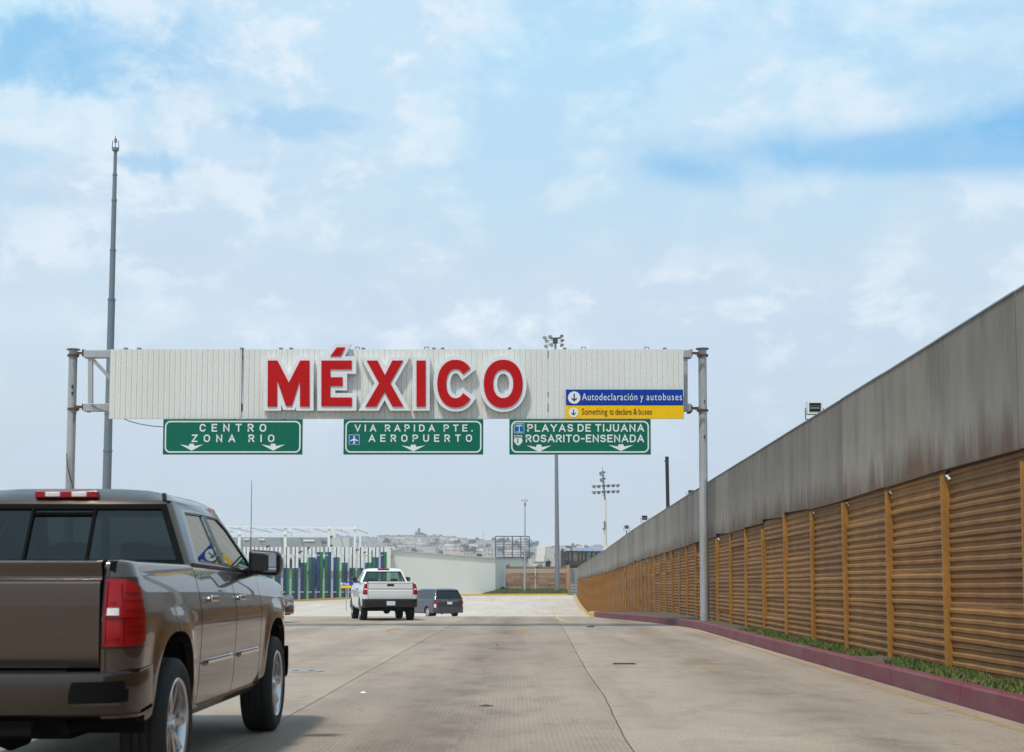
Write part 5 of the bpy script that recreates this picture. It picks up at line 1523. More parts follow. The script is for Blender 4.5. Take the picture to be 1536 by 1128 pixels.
# named landmarks on the ridge
c_ = P(725, 802, 2520); zb = hill_z(c_.x, 2520)
t = thing('pale_tower', 'slim pale tower standing on the hazy ridge left of the billboard frame', 'tower', (c_.x, 2520, zb))
mb = MB(); mb.cyl((c_.x, 2520, zb), (c_.x, 2520, c_.z + 3), 2.4, 1.8, 12); lp(mb, 'shaft', hm[5], t)
mb = MB(); mb.cyl((c_.x, 2520, c_.z - 1), (c_.x, 2520, c_.z + 6), 1.0, .3, 8); lp(mb, 'spire', hm[2], t)
for (px, pt, w, lab) in ((646, 819, 34, 'wide beige apartment block on the hillside right of the white pickup cab'), (694, 826, 30, 'pinkish apartment block low on the hillside above the pale building'), (708, 822, 20, 'tall pink apartment block on the hillside left of the pale tower'), (693, 811, 9, 'small red-brown block on the ridge crest left of the pale tower')):
    Y = 1800 if pt > 815 else 2430; c_ = P(px, pt, Y); zb = hill_z(c_.x, Y); ww = w / FOC * Y
    t = thing('apartment_block', lab, 'building', (c_.x, Y, zb))
    mb = MB(); mb.bb(c_.x - ww / 2, c_.x + ww / 2, Y, Y + 14, zb - 8, max(c_.z, zb + 8)); lp(mb, 'wall', hm[2 if px in (693, 708) else 5 if px == 646 else 4], t)
    top_z = max(c_.z, zb + 8); nf = max(1, int((top_z - zb + 4) / 3.6)); nw = max(2, int(ww / 3.6))
    mb = MB(); mb.bb(c_.x - ww / 2 - .3, c_.x + ww / 2 + .3, Y - .3, Y + 14.3, top_z, top_z + .5); lp(mb, 'roof', roofm[0], t)
    for f in range(nf):
        for i in range(nw):
            x = c_.x - ww / 2 + (i + .5) * ww / nw; z = top_z - 2.8 - f * 3.6
            mb = MB(); mb.bb(x - .9, x + .9, Y - .08, Y + .05, z, z + 1.8); lp(mb, 'window', wm_, t)
# trees on the hillside
tk = []
for k in range(5):
    r_ = random.Random(k); mb = MB()
    for j in range(5): leafy(mb, (r_.gauss(0, 1.6), r_.gauss(0, 1.6), 4 + r_.gauss(0, 1.0)), 1.9, 45, .75, r_)
    tr = MB(); tr.cyl((0, 0, -1), (0, 0, 4), .35, .15, 6)
    for j in range(3): tr.cyl((0, 0, 2.2), (r_.gauss(0, 1.4), r_.gauss(0, 1.4), 4.5), .14, .05, 5)
    tk.append((mb.mesh('crown', M['leaf']), tr.mesh('trunk', M['bark'])))
def hill_tree(px, y, s, lab=None, grp='trees on the far hillside', sz=None):
    yl = y; y = y * HS; s *= 1.5; sz = sz and sz * 1.5; x = (px - 768) / FOC * y
    if lab is None: lab = '%s dark leafy tree %s, %s' % ('large' if s > 1.5 else 'small', zone(px), 'on the ridge crest' if yl > 1380 else 'among the upper houses' if yl > 1150 else 'among the lower houses')
    t = thing('hillside_tree', lab, 'tree', (x, y, hill_z(x, y)), rh.random() * 6, grp)
    t.scale = (s, s, sz or s)
    for me in rh.choice(tk):
        o = bpy.data.objects.new(me.name.split('.')[0], me); col.objects.link(o); o.parent = t
for i in range(150): hill_tree(rh.choice([rh.uniform(400, 800), rh.uniform(520, 800), rh.uniform(520, 800), rh.uniform(828, 1100)]), rh.choice([rh.uniform(850, 1400), rh.uniform(1380, 1520)]), rh.uniform(.6, 1.25))
for i, px in enumerate([585, 590, 596, 655, 676, 682, 716, 738, 798, 801, 805, 790]): hill_tree(px, 1440, rh.uniform(1.0, 1.5))
for px, s, z in ((629, 1.1, 2.3), (632.5, 1.25, 2.4), (637.5, 1.0, 2.1)): hill_tree(px, 1420, s, 'tall narrow blue-grey tree in the clump standing highest on the ridge', 'clump of tall trees on the ridge', z)
for px, py in ((610.5, 804.5), (661.5, 807.5), (556, 808)):
    c_ = P(px, py, 2556); zb = hill_z(c_.x, 2556)
    t = thing('palm_tree', {610: 'lone palm on the ridge left of the tall tree clump', 661: 'lone palm on the ridge right of the tall tree clump', 556: 'leftmost palm on the ridge near the steel frame hall'}[int(px)], 'palm tree', (c_.x, 2556, zb), group='palms on the ridge')
    mb = MB(); mb.cyl((c_.x, 2556, zb), c_, .6, .45, 6); lp(mb, 'trunk', M['bark'], t)
    mb = MB()
    for k in range(16):
        a = k * .3927; r_ = 3.9 if k % 2 else 2.9
        p1 = c_ + Vector((math.cos(a) * r_ * .6, math.sin(a) * r_ * .6, .9)); p2 = c_ + Vector((math.cos(a) * r_, math.sin(a) * r_, -.5 if k % 2 else .6)); s_ = Vector((-math.sin(a), math.cos(a), 0)) * .35
        mb.add([c_ - s_ * .4, c_ + s_ * .4, p1 + s_, p1 - s_, p2], [(0, 1, 2, 3), (3, 2, 4)])
    lp(mb, 'crown', M['leaf'], t)
# the air
haze = MB(); haze.bb(-2270, 2270, -130, 3820, -12, 130)
hm_ = bpy.data.materials.new('haze air'); hm_.use_nodes = True; nt = hm_.node_tree
for n in list(nt.nodes):
    if n.type == 'BSDF_PRINCIPLED': nt.nodes.remove(n)
pv = nt.nodes.new('ShaderNodeVolumePrincipled'); pv.inputs['Color'].default_value = (.82, .88, .96, 1); pv.inputs['Density'].default_value = .00019
pv.inputs['Anisotropy'].default_value = 0.0
nt.links.new(pv.outputs[0], [n for n in nt.nodes if n.type == 'OUTPUT_MATERIAL'][0].inputs['Volume'])
hz = haze.build('haze', hm_); hz['kind'] = 'stuff'; hz.display_type = 'WIRE'
# ------------------------------------------------------------------ vehicles (local frame: y forward, rear axle at y=0, ground z=0)
class Body:
    def __init__(s, **k): s.__dict__.update(k)
    def arch_lo(b, y):
        lo = b.sill
        if y < b.yr + .35: lo = b.sill + (b.rear_lo - b.sill)
        for c in (0, b.wb):
            d = abs(y - c) / b.aa
            if d <= 1.0001: lo = max(lo, b.hub + b.ab * max(0, 1 - min(1, d) ** b.an) ** (1 / b.an))
        return lo
    def flare(b, y, z):
        f = 0
        for c in (0, b.wb):
            q = ((abs(y - c) / b.aa) ** b.an + (max(0, z - b.hub) / b.ab) ** b.an) ** (1 / b.an)
            e = max(0, (q - 1) * b.aa)
            if e < b.fw and z > b.sill: f = max(f, b.fl * (1 - (e / b.fw) ** 2) ** 2)
        return f
    def path(b, step=.05):
        """plan outline of the right side from the tail (x=xt) round the corner to the nose"""
        pts = [(b.xt + (b.w0 - b.rx - b.xt) * i / 6, b.yr - .02 * (1 - (((b.xt + (b.w0 - b.rx - b.xt) * i / 6)) / b.w0) ** 2), 0, -1) for i in range(6)]
        for i in range(13):
            a = R(-90 + 90 * i / 12); c_, s_ = math.cos(a), math.sin(a)
            pts.append((b.w0 - b.rx + b.rx * c_, b.yr + b.ry + b.ry * s_, c_, s_))
        ys = set()
        y = b.yr + b.ry + step
        while y < b.yf - b.fy: ys.add(round(y, 4)); y += step
        for c in (0, b.wb):
            for k in range(0, 25):
                ys.add(round(c - b.aa * math.cos(math.pi * k / 24), 4))
            ys.add(round(c - b.aa - .001, 4)); ys.add(round(c + b.aa + .001, 4))
        for s_ in b.splits: ys.add(round(s_ - .008, 4)); ys.add(round(s_ + .008, 4))
        ys = sorted(v for v in ys if b.yr + b.ry < v < b.yf - b.fy)
        for y in ys:
            w = b.w0 + .012 * math.sin(math.pi * max(0, min(1, (y - b.yr) / (b.yf - b.yr))))
            pts.append((w, y, 1, 0))
        for i in range(9):
            a = R(90 * i / 8); c_, s_ = math.cos(a), math.sin(a)
            pts.append((b.w0 - b.fx + b.fx * c_, b.yf - b.fy + b.fy * s_, c_, s_))
        for i in range(1, 5): pts.append(((b.w0 - b.fx) * (1 - i / 4), b.yf + .03 * math.sin(i / 4 * 1.57), 0, 1))
        return pts
    def pos(b, s, p, z, off=0.0):
        x, y, nx, ny = p
        ins = lerp_table(b.prof, z) - off - (b.flare(y, z) if nx > .7 else 0)
        return (s * (x - nx * ins), y - ny * ins, z)
def body_panel(b, s, cond, mat, name, t, top_fn, roll=True, lo_fn=None):
    pts = [p for p in b.path() if cond(p)]
    mb = MB(); cols = []
    for p in pts:
        lo = (lo_fn or b.arch_lo)(p[1]); hi = top_fn(p[1])
        c_ = []
        q = b.pos(s, p, lo); c_.append((q[0] - s * p[2] * .05, q[1] - p[3] * .05, q[2] + .004))
        for z in b.levels: c_.append(b.pos(s, p, min(max(z, lo), hi)))
        q = b.pos(s, p, hi)
        if roll:
            c_.append((q[0] - s * p[2] * .012, q[1] - p[3] * .012, q[2] + .010))
            c_.append((q[0] - s * p[2] * .035, q[1] - p[3] * .035, q[2] + .014))
            c_.append((q[0] - s * p[2] * .10, q[1] - p[3] * .10, q[2] + .012))
        cols.append(c_)
    mb.grid(cols)
    return mb.build(name, mat, t, smooth=True, angle=50)
def body_patch(b, s, idx, z0, z1, off, mat, name, t, nz=4, skirt=.03, shape=None):
    """a proud patch over the outline; idx = (first, last) in arclength from the tail"""
    pts = b.path(); acc = 0; L = [0]
    for p, q in zip(pts[:-1], pts[1:]): acc += math.hypot(q[0] - p[0], q[1] - p[1]); L.append(acc)
    def at(u):
        for i in range(len(L) - 1):
            if L[i + 1] >= u:
                f = (u - L[i]) / max(1e-6, L[i + 1] - L[i]); return tuple(pts[i][k] + (pts[i + 1][k] - pts[i][k]) * f for k in range(4))
        return pts[-1]
    n = max(3, int((idx[1] - idx[0]) / .025)); cols = []
    for i in range(n + 1):
        u = idx[0] + (idx[1] - idx[0]) * i / n; p = at(u)
        a, c_ = z0, z1
        if shape: a, c_ = shape(i / n)
        edge = i in (0, n)
        col_ = [b.pos(s, p, a, off - skirt)] + [b.pos(s, p, a + (c_ - a) * k / nz, off if not edge else off - .004) for k in range(nz + 1)] + [b.pos(s, p, c_, off - skirt)]
        cols.append(col_)
    cols = [[(v[0], v[1], v[2]) for v in [b.pos(s, at(idx[0]), (shape(0)[0] if shape else z0) + ((shape(0)[1] - shape(0)[0]) if shape else (z1 - z0)) * min(1, max(0, (k - 1) / nz)), off - skirt) for k in range(nz + 3)]]] + cols + \
           [[b.pos(s, at(idx[1]), (shape(1)[0] if shape else z0) + ((shape(1)[1] - shape(1)[0]) if shape else (z1 - z0)) * min(1, max(0, (k - 1) / nz)), off - skirt) for k in range(nz + 3)]]
    mb = MB(); mb.grid(cols)
    return mb.build(name, mat, t, smooth=True, angle=40)
def wheel(t, x, y, r, w, side, rr_, rim_mat, spokes=5, twin=True, dish=.03):
    hub = MB(); hub.cyl((x - side * .02, y, r), (x + side * w * .2, y, r), rr_ * .55, rr_ * .55, 20)
    wh = hub.build('wheel', M['galv_dark'], t)
    tw = w / 2
    prof = [(rr_ - .005, -tw * .78), (rr_ + .02, -tw * .92), ((r + rr_) / 2, -tw * 1.0), (r - .03, -tw * .93), (r - .008, -tw * .80), (r, -tw * .6)]
    for g_ in (-.38, 0, .38): prof += [(r, tw * (g_ - .07)), (r - .012, tw * (g_ - .05)), (r - .012, tw * (g_ + .05)), (r, tw * (g_ + .07))]
    prof += [(r, tw * .6), (r - .008, tw * .80), (r - .03, tw * .93), ((r + rr_) / 2, tw * 1.0), (rr_ + .02, tw * .92), (rr_ - .005, tw * .78)]
    mb = MB(); mb.lathe(prof, (x, y, r), (1, 0, 0), 48, True); mb.build('tyre', M['rubber'], wh, smooth=True, angle=40)
    mb = MB(); f = tw * .88
    mb.lathe([(rr_ + .012, side * f), (rr_ + .004, side * (f + .006)), (rr_ - .012, side * (f - .004)), (rr_ - .022, side * (f - .04)), (rr_ - .035, side * (-tw * .5)), (rr_ - .035, -side * tw * .7)], (x, y, r), (1, 0, 0), 48)
    for k in range(spokes):
        for j in ((-1, 1) if twin else (0,)):
            a = 2 * math.pi * k / spokes + .3; da = j * .13; db = j * .30
            c0 = Vector((side * (f - dish - .01), math.cos(a + da) * rr_ * .20, math.sin(a + da) * rr_ * .20)); c1 = Vector((side * (f - .02), math.cos(a + db) * (rr_ - .012), math.sin(a + db) * (rr_ - .012)))
            d = (c1 - c0); tn = Vector((0, -d.z, d.y)).normalized()
            w0_, w1_ = (.018, .024) if twin else (.03, .05)
            ce = Vector((x, y, r)); dp = Vector((side * -.03, 0, 0))
            q = [ce + c0 - tn * w0_, ce + c0 + tn * w0_, ce + c1 + tn * w1_, ce + c1 - tn * w1_]
            mid = [ce + c0 + Vector((side * .008, 0, 0)), ce + c1 + Vector((side * .008, 0, 0))]
            mb.add([q[0], q[1], q[2], q[3], q[0] + dp, q[1] + dp, q[2] + dp, q[3] + dp, mid[0], mid[1]],
                   [(0, 8, 9, 3), (8, 1, 2, 9), (0, 3, 7, 4), (1, 5, 6, 2), (4, 7, 6, 5), (0, 4, 5, 1, 8)])
    mb.cyl((x + side * (f - dish - .045), y, r), (x + side * (f - dish + .004), y, r), rr_ * .26, rr_ * .22, 20)
    mb.cyl((x + side * (f - dish), y, r), (x + side * (f - dish + .014), y, r), rr_ * .13, rr_ * .11, 16)
    for k in range(6):
        a = k * 1.047; mb.cyl((x + side * (f - dish), y + math.cos(a) * rr_ * .18, r + math.sin(a) * rr_ * .18), (x + side * (f - dish + .012), y + math.cos(a) * rr_ * .18, r + math.sin(a) * rr_ * .18), .009, .009, 6)
    mb.build('rim', rim_mat, wh, smooth=True, angle=30)
    return wh
def greenhouse(t, g, paint_, glass_, name='cab'):
    """g: RB,RT,FT,FB = (y,z) corners; S = ((z0,x0),(z1,x1)); wins = list of side window polygons"""
    (z0, x0), (z1, x1) = g['S']
    S = lambda z: x0 + (x1 - x0) * (z - z0) / (z1 - z0)
    RB, RT, FT, FB = g['RB'], g['RT'], g['FT'], g['FB']
    mb = MB()
    outer = [RB] + g.get('mid_low', []) + [FB, FT, RT]
    for s in (-1, 1):
        mb.holes(outer, g['wins'], lambda y, z, s=s: (s * S(z), y, z))
    yb = lambda z: RB[0] + (RT[0] - RB[0]) * (z - RB[1]) / (RT[1] - RB[1])
    yf = lambda z: FB[0] + (FT[0] - FB[0]) * (z - FB[1]) / (FT[1] - FB[1])
    def pane_poly(za, zb, m_): return [(-S(za) + m_, za), (S(za) - m_, za), (S(zb) - m_, zb), (-S(zb) + m_, zb)]
    rg0, rg1, rm = g['rear_glass']; fg0, fg1, fm_ = g['front_glass']
    mb.holes([(-S(RB[1]), RB[1]), (S(RB[1]), RB[1]), (S(RT[1]), RT[1]), (-S(RT[1]), RT[1])], [pane_poly(rg0, rg1, rm)], lambda x, z: (x, yb(z), z))
    mb.holes([(-S(FB[1]), FB[1]), (S(FB[1]), FB[1]), (S(FT[1]), FT[1]), (-S(FT[1]), FT[1])], [pane_poly(fg0, fg1, fm_)], lambda x, z: (x, yf(z), z))
    o = mb.build(name, paint_, t, smooth=True, angle=30)
    md = o.modifiers.new('bevel', 'BEVEL'); md.width = g.get('bev', .045); md.segments = 4; md.limit_method = 'ANGLE'; md.angle_limit = R(35); md.harden_normals = False
    # roof
    rows = []; ny = 14
    for i in range(ny + 1):
        f = i / ny; f = f if 0 < i < ny else f
        y = RT[0] + (FT[0] - RT[0]) * f; ze = RT[1] + (FT[1] - RT[1]) * f
        gq = min(1, (math.sin(math.pi * min(f * g.get('rear_rise', 5), .5))) if f < .5 else math.sin(math.pi * min((1 - f) * 2.2, .5)))
        xe = S(ze)
        rows.append([(xe * q, y - (.0 if i else .0), ze + g['crown'] * gq * (1 - abs(q) ** 5) ** .6) for q in (-1, -.985, -.95, -.88, -.75, -.5, -.25, 0, .25, .5, .75, .88, .95, .985, 1)])
    r_ = MB(); r_.grid(rows); ro = r_.build('roof', paint_, t, smooth=True, angle=60)
    # panes
    ins = .012
    for i, wpoly in enumerate(g['wins']):
        for s in (-1, 1):
            cy = sum(p[0] for p in wpoly) / len(wpoly); cz = sum(p[1] for p in wpoly) / len(wpoly)
            big = [(cy + (p[0] - cy) * 1.04, cz + (p[1] - cz) * 1.06) for p in wpoly]
            m2 = MB(); m2.holes(big, [], lambda y, z, s=s: (s * (S(z) - ins), y, z)); m2.build('side_window', g.get('side_glass', glass_), t)
    m2 = MB(); m2.holes(pane_poly(rg0 - .01, rg1 + .01, rm - .02), [], lambda x, z: (x, yb(z) + ins, z)); m2.build('rear_window', glass_, t)
    m2 = MB(); pa_, pb_ = pane_poly(rg0 - .014, rg1 + .014, rm - .018), pane_poly(rg0 + .02, rg1 - .02, rm + .03)
    m2.grid([[(q[0], yb(q[1]) - .004, q[1]) for q in w + w[:1]] for w in (pa_, pb_)]); m2.build('rear_gasket', M['matte'], t)
    m2 = MB(); m2.holes(pane_poly(fg0 - .01, fg1 + .01, fm_ - .02), [], lambda x, z: (x, yf(z) - ins, z)); m2.build('windshield', M['clear'], t)
    # door gaskets
    for wpoly in g['wins']:
        for s in (-1, 1):
            m2 = MB(); cy = sum(p[0] for p in wpoly) / len(wpoly); cz = sum(p[1] for p in wpoly) / len(wpoly)
            a = [(p[0], p[1]) for p in wpoly]; n = len(a)
            inn = [(cy + (p[0] - cy) * .965, cz + (p[1] - cz) * .93) for p in a]
            m2.grid([[(s * (S(q[1]) - .004), q[0], q[1]) for q in w + w[:1]] for w in (a, inn)])
            m2.build('gasket', M['plastic'], t)
    return S, yb, yf, o
def seats(t, rows, z0=.75, top=1.42, driver_side=-1):
    for (y, xs, w) in rows:
        for x in xs:
            mb = MB(); mb.box((x, y + .25, z0 + .06), (w, .5, .14)); mb.box((x, y - .03, (z0 + top - .12) / 2 + .1), (w, .13, top - .12 - z0), m=Matrix.Rotation(.14, 3, 'X')); mb.box((x, y - .12, top + .03), (w * .5, .10, .19))
            mb.build('seat', M['seat'], t, bevel=.035)
def under(t, b, w_in=.60, zt=.9, floor=.34):
    mb = MB(); m_ = b.w0 - .07
    mb.bb(-w_in, w_in, b.yr + .12, b.yf - .12, floor + .06, zt)
    for (a, c_) in ((b.aa, b.wb - b.aa),): mb.bb(-m_, m_, a + .02, c_ - .02, b.sill - .02, zt - .02)
    mb.bb(-m_, m_, b.yr + .10, -b.aa - .02, b.rear_lo, zt - .02); mb.bb(-m_, m_, b.wb + b.aa + .02, b.yf - .10, b.rear_lo, zt - .02)
    for y in (0, b.wb):
        for s in (-1, 1): mb.bb(min(s * w_in, s * m_), max(s * w_in, s * m_), y - b.aa, y + b.aa, b.hub + b.ab + .005, b.hub + b.ab + .03)
    mb.build('underbody', M['under'], t)
    mb = MB(); mb.cyl((-b.w0 + .2, 0, b.hub), (b.w0 - .2, 0, b.hub), .05, .05, 10); mb.lathe([(.0, -.15), (.12, -.1), (.16, 0), (.12, .1), (0, .15)], (0, 0, b.hub), (1, 0, 0), 14)
    mb.cyl((-b.w0 + .2, b.wb, b.hub), (b.w0 - .2, b.wb, b.hub), .04, .04, 10)
    for s in (-1, 1): mb.bb(s * .45 - .04, s * .45 + .04, b.yr + .15, b.yf - .3, floor + .1, floor + .24)
    mb.build('axle', M['under'], t)

def pickup(name, label, loc, rz, pt, bumper_mat, spec):
    b = spec['body']; t = thing(name, label, 'pickup truck', loc, rz)
    zr, cb, cw = spec['rail'], spec['cb'], spec['cowl']; belt = spec['belt']
    sp = b.splits                       # [cab back, (door split), fender split]
    top_bed = lambda y: zr
    def top_cab(y): return belt + (spec['belt_f'] - belt) * max(0, min(1, (y - cb) / (cw - cb)))
    def top_hood(y):
        f = max(0, min(1, (y - sp[-1]) / (b.yf - sp[-1]))); return spec['belt_f'] - .03 * f - spec['drop'] * f ** 3
    for s in (-1, 1):
        body_panel(b, s, lambda p: p[1] < sp[0] - .007, pt, 'bed_side', t, top_bed)
        for a, c_ in zip(sp[:-1], sp[1:]):
            d = body_panel(b, s, lambda p, a=a, c_=c_: a + .007 < p[1] < c_ - .007, pt, 'door', t, top_cab)
            if spec['handles']:
                hy = a + (.34 if (a == sp[0] and len(sp) == 3) else .19); hz = 1.16; hx = b.pos(s, (b.w0, hy, 1, 0), hz)[0]
                mb = MB(); mb.lathe([(.0, 0), (.03, .002), (.042, .006), (.045, .0)], (hx - s * .002, hy, hz - .005), (s, 0, 0), 16)
                mb.build('handle_cup', M['plastic'], d)
                mb = MB(); mb.bb(-.012, .012, -.105, .105, -.022, .022); mb.v = [(hx + s * .036 + v[0], hy + v[1], hz + v[2]) for v in mb.v]
                for e in (-.085, .085): mb.bb(min(hx, hx + s * .03), max(hx, hx + s * .03), hy + e - .015, hy + e + .015, hz - .013, hz + .013)
                mb.build('handle', M['chrome'] if spec['handles'] == 'chrome' else M['plastic'], d, bevel=.011, seg=3)
            if spec.get('mould'):
                mz = .735; y0_, y1_ = a + .02, min(c_ - .02, b.wb - b.aa - .06)
                y0_ = max(y0_, b.aa + .05)
                mb = MB(); n = 8; rows_ = []
                for i in range(n + 1):
                    y = y0_ + (y1_ - y0_) * i / n; q = b.pos(s, (b.w0 + .012, y, 1, 0), mz)[0]
                    rows_.append([(q, y, mz - .026), (q + s * .016, y, mz - .020), (q + s * .018, y, mz + .012), (q + s * .010, y, mz + .026), (q, y, mz + .027)])
                rows_[0] = [(rows_[0][0][0] - s * .004, p[1] - .03, mz) for p in rows_[0]]; rows_[-1] = [(rows_[-1][0][0] - s * .004, p[1] + .02, mz) for p in rows_[-1]]; mb.grid(rows_); mm = mb.build('moulding', pt, d, smooth=True)
                mb = MB(); mb.grid([[(r[2][0] + s * .003, r[0][1], mz - .008), (r[2][0] + s * .003, r[0][1], mz + .008)] for r in rows_[1:-1]]); mb.build('bright_strip', M['chrome'], d)
        body_panel(b, s, lambda p: p[1] > sp[-1] + .007, pt, 'fender', t, top_hood, True)
        mb = MB(); rows_ = []
        for i in range(9):
            y = b.aa + .0 + (b.wb - 2 * b.aa) * i / 8; x = b.w0 - .05
            rows_.append([(s * (x - .10), y, b.sill - .085), (s * (x - .02), y, b.sill - .075), (s * (x + .005), y, b.sill - .03), (s * (x - .005), y, b.sill + .01), (s * (x - .06), y, b.sill + .02)])
        mb.grid(rows_); mb.build('rocker', pt, t, smooth=True)
    # bed: floor, inner walls, front wall
    mb = MB(); wi = b.w0 - .17
    mb.bb(-wi, wi, b.yr + .06, cb - .03, zr - .55, zr - .52)
    for s in (-1, 1): mb.bb(min(s * wi, s * (wi + .03)), max(s * wi, s * (wi + .03)), b.yr + .06, cb - .03, zr - .52, zr + .012)
    mb.bb(-wi, wi, cb - .06, cb - .03, zr - .52, zr - .02)
    mb.build('bed_liner', M['under'], t)
    # tailgate
    xt = b.xt - .006
    tg = spec['gate']
    mb = MB(); rows_ = []
    for i in range(13):
        x = -xt + 2 * xt * i / 12
        rows_.append([(x, b.yr - .02 * (1 - (x / b.w0) ** 2) + yo, z) for z, yo in tg])
    mb.grid(rows_)
    gate = mb.build('tailgate', pt, t, smooth=True, angle=28)
    mb = MB(); mb.bb(-xt, xt, b.yr + .045, b.yr + .07, tg[0][0], tg[-1][0] - .01); mb.build('inner_skin', M['under'], gate)
    hz_ = zr - .10
    if spec.get('gate_handle'):
        mb = MB(); mb.bb(-.13, .13, b.yr - .045, b.yr + .01, hz_ - .045, hz_ + .045); mb.build('handle', M['plastic'], gate, bevel=.015)
    # rear lamps
    lp_ = spec['lamp']
    for s in (-1, 1):
        rim_ = body_patch(b, s, (lp_['u0'] - .012, lp_['u1'] + .008), lp_['z0'] - .014, lp_['z1'] + .012, .006, M['plastic'], 'lamp_surround', t)
        la = body_patch(b, s, (lp_['u0'], lp_['u1']), lp_['z0'], lp_['z1'], .016, M['red_lens'], 'rear_lamp', t, shape=lp_.get('shape'))
        for (u0, u1, za, zb, mt) in lp_['cells']: body_patch(b, s, (u0, u1), za, zb, .021, M[mt], 'reverse_lens' if mt == 'clear_lens' else 'lens_cell', la, 2, .006)
    # bumper
    bz0, bz1 = spec['bumper']
    mb = MB(); rows_ = []; xs = [-1 + 2 * i / 40 for i in range(41)]
    bw = b.w0 - .0
    for q in xs:
        x = q * bw; back = b.yr - .17 + .20 * abs(q) ** 9 + .03 * q * q
        rows_.append([(x, b.yr + .06, bz1 + .005), (x, back + .03, bz1 + .004), (x, back + .008, bz1 - .004), (x, back, bz1 - .025), (x, back + .004, bz1 - .09), (x, back + .012, bz0 + .07), (x, back + .03, bz0 + .015), (x, back + .06, bz0), (x, b.yr + .10, bz0 + .02)])
    mb.grid(rows_)
    for s in (-1, 1):
        a = rows_[0 if s < 0 else -1]
        n = len(a); m2 = [(p[0] * .995, p[1] + .16, p[2]) for p in a]
        mb.grid([a, [(p[0], min(-b.aa - .03, p[1] + .40), p[2] + .02) for p in a]])
    bp = mb.build('rear_bumper', bumper_mat, t, smooth=True, angle=35)
    if spec.get('pocket'):
        for s in (-1, 1):
            mb = MB(); rows_ = []
            for i in range(9):
                q = .67 + .29 * i / 8; x = s * q * bw; back = b.yr - .17 + .20 * q ** 9 + .03 * q * q
                rows_.append([(x, back - .004 + (.0 if 0 < i < 8 else .01), z) for z in (bz0 + .075, bz0 + .09, bz1 - .055, bz1 - .045)])
            mb.grid(rows_); mb.build('step_pocket_shade', M['matte'], bp, smooth=True, angle=80)  # flat black patch: shade of the recessed step pocket put in as colour
            mb = MB(); mb.bar((s * .70 * bw, b.yr - .155, bz0 + .068), (s * .93 * bw, b.yr - .07, bz0 + .068), .02, .014); mb.build('step_lip', bumper_mat, bp)
        mb = MB(); rows_ = []
        for i in range(9):
            q = -.62 + 1.24 * i / 8; back = b.yr - .17 + .03 * q * q
            rows_.append([(q * bw, back + .045, bz1 + .007), (q * bw, b.yr + .01, bz1 + .009)])
        mb.grid(rows_); mb.build('step_pad', M['plastic'], bp)
    mb = MB(); mb.bb(-.155, .155, b.yr - .186, b.yr - .172, (bz0 + bz1) / 2 - .075, (bz0 + bz1) / 2 + .075); mb.build('licence_plate', M['plate'], bp, bevel=.004)
    mb = MB(); mb.bb(-.45, .45, b.yr - .10, b.yr - .03, bz0 - .10, bz0 - .02); mb.bb(-.035, .035, b.yr - .20, b.yr - .02, bz0 - .12, bz0 - .05); mb.tube([(.16, b.yr - .12, bz0 - .14), (.10, b.yr - .14, bz0 - .12)], .012, 6)
    mb.build('tow_hitch', M['under'], t)
    mb = MB(); mb.cyl((.58, b.yr + .05, bz0 - .08), (.66, b.yr + .40, bz0 - .05), .035, .035, 14); mb.build('exhaust', M['under'], t)
    # greenhouse, brake lamp
    S, yb, yf, cabo = greenhouse(t, spec['gh'], pt, spec['glass'])
    g = spec['gh']
    zc = g['RT'][1]
    mb = MB(); mb.bb(-.215, .215, g['RT'][0] - .012, g['RT'][0] + .06, zc + .014, zc + .068); hl = mb.build('high_brake_lamp', M['red_lens'], t, bevel=.012)
    if spec.get('cargo'):
        for s in (-1, 1):
            mb = MB(); mb.bb(s * .09 - .052, s * .09 + .052, g['RT'][0] - .017, g['RT'][0], zc + .024, zc + .058); mb.build('cargo_lens', M['clear_lens'], hl, bevel=.006)
        # slider window frame
        ra, rb = g['rear_glass'][0], g['rear_glass'][1]
        mb = MB()
        for x in (-.21, .21): mb.bar((x, yb(ra) - .004, ra), (x, yb(rb) - .004, rb), .018, .01)
        mb.bar((-.21, yb(rb - .055) - .004, rb - .055), (.21, yb(rb - .055) - .004, rb - .055), .01, .02)
        mb.build('slider_frame', M['matte'], t)
        mb = MB(); m0, m1 = S(ra) - .13, S(rb) - .1
        mb.grid([[( -m1, yb(rb) + .008, rb), (m1, yb(rb) + .008, rb)], [(-m1 - .006, yb(rb - .03) + .008, rb - .03), (m1 + .006, yb(rb - .03) + .008, rb - .03)]]); mb.build('window_band', M['matte'], t)
        mb = MB(); mb.bar((g['RT'][0], 0, 0), (g['RT'][0], 0, .01), .01, .01)
        for s in (-1, 1):
            q0 = Vector((s * (S(zc) - .040), g['RT'][0] + .004, zc + .002)); q1 = Vector((s * (S(zc) - .048), g['RT'][0] + .014, zc + .050)); q2 = Vector((s * (S(zc) - .050), g['RT'][0] + .25, zc + .064))
            mb = MB(); mb.bar(q0, q1, .026, .016); mb.build('roof_seam', M['plastic'], t)
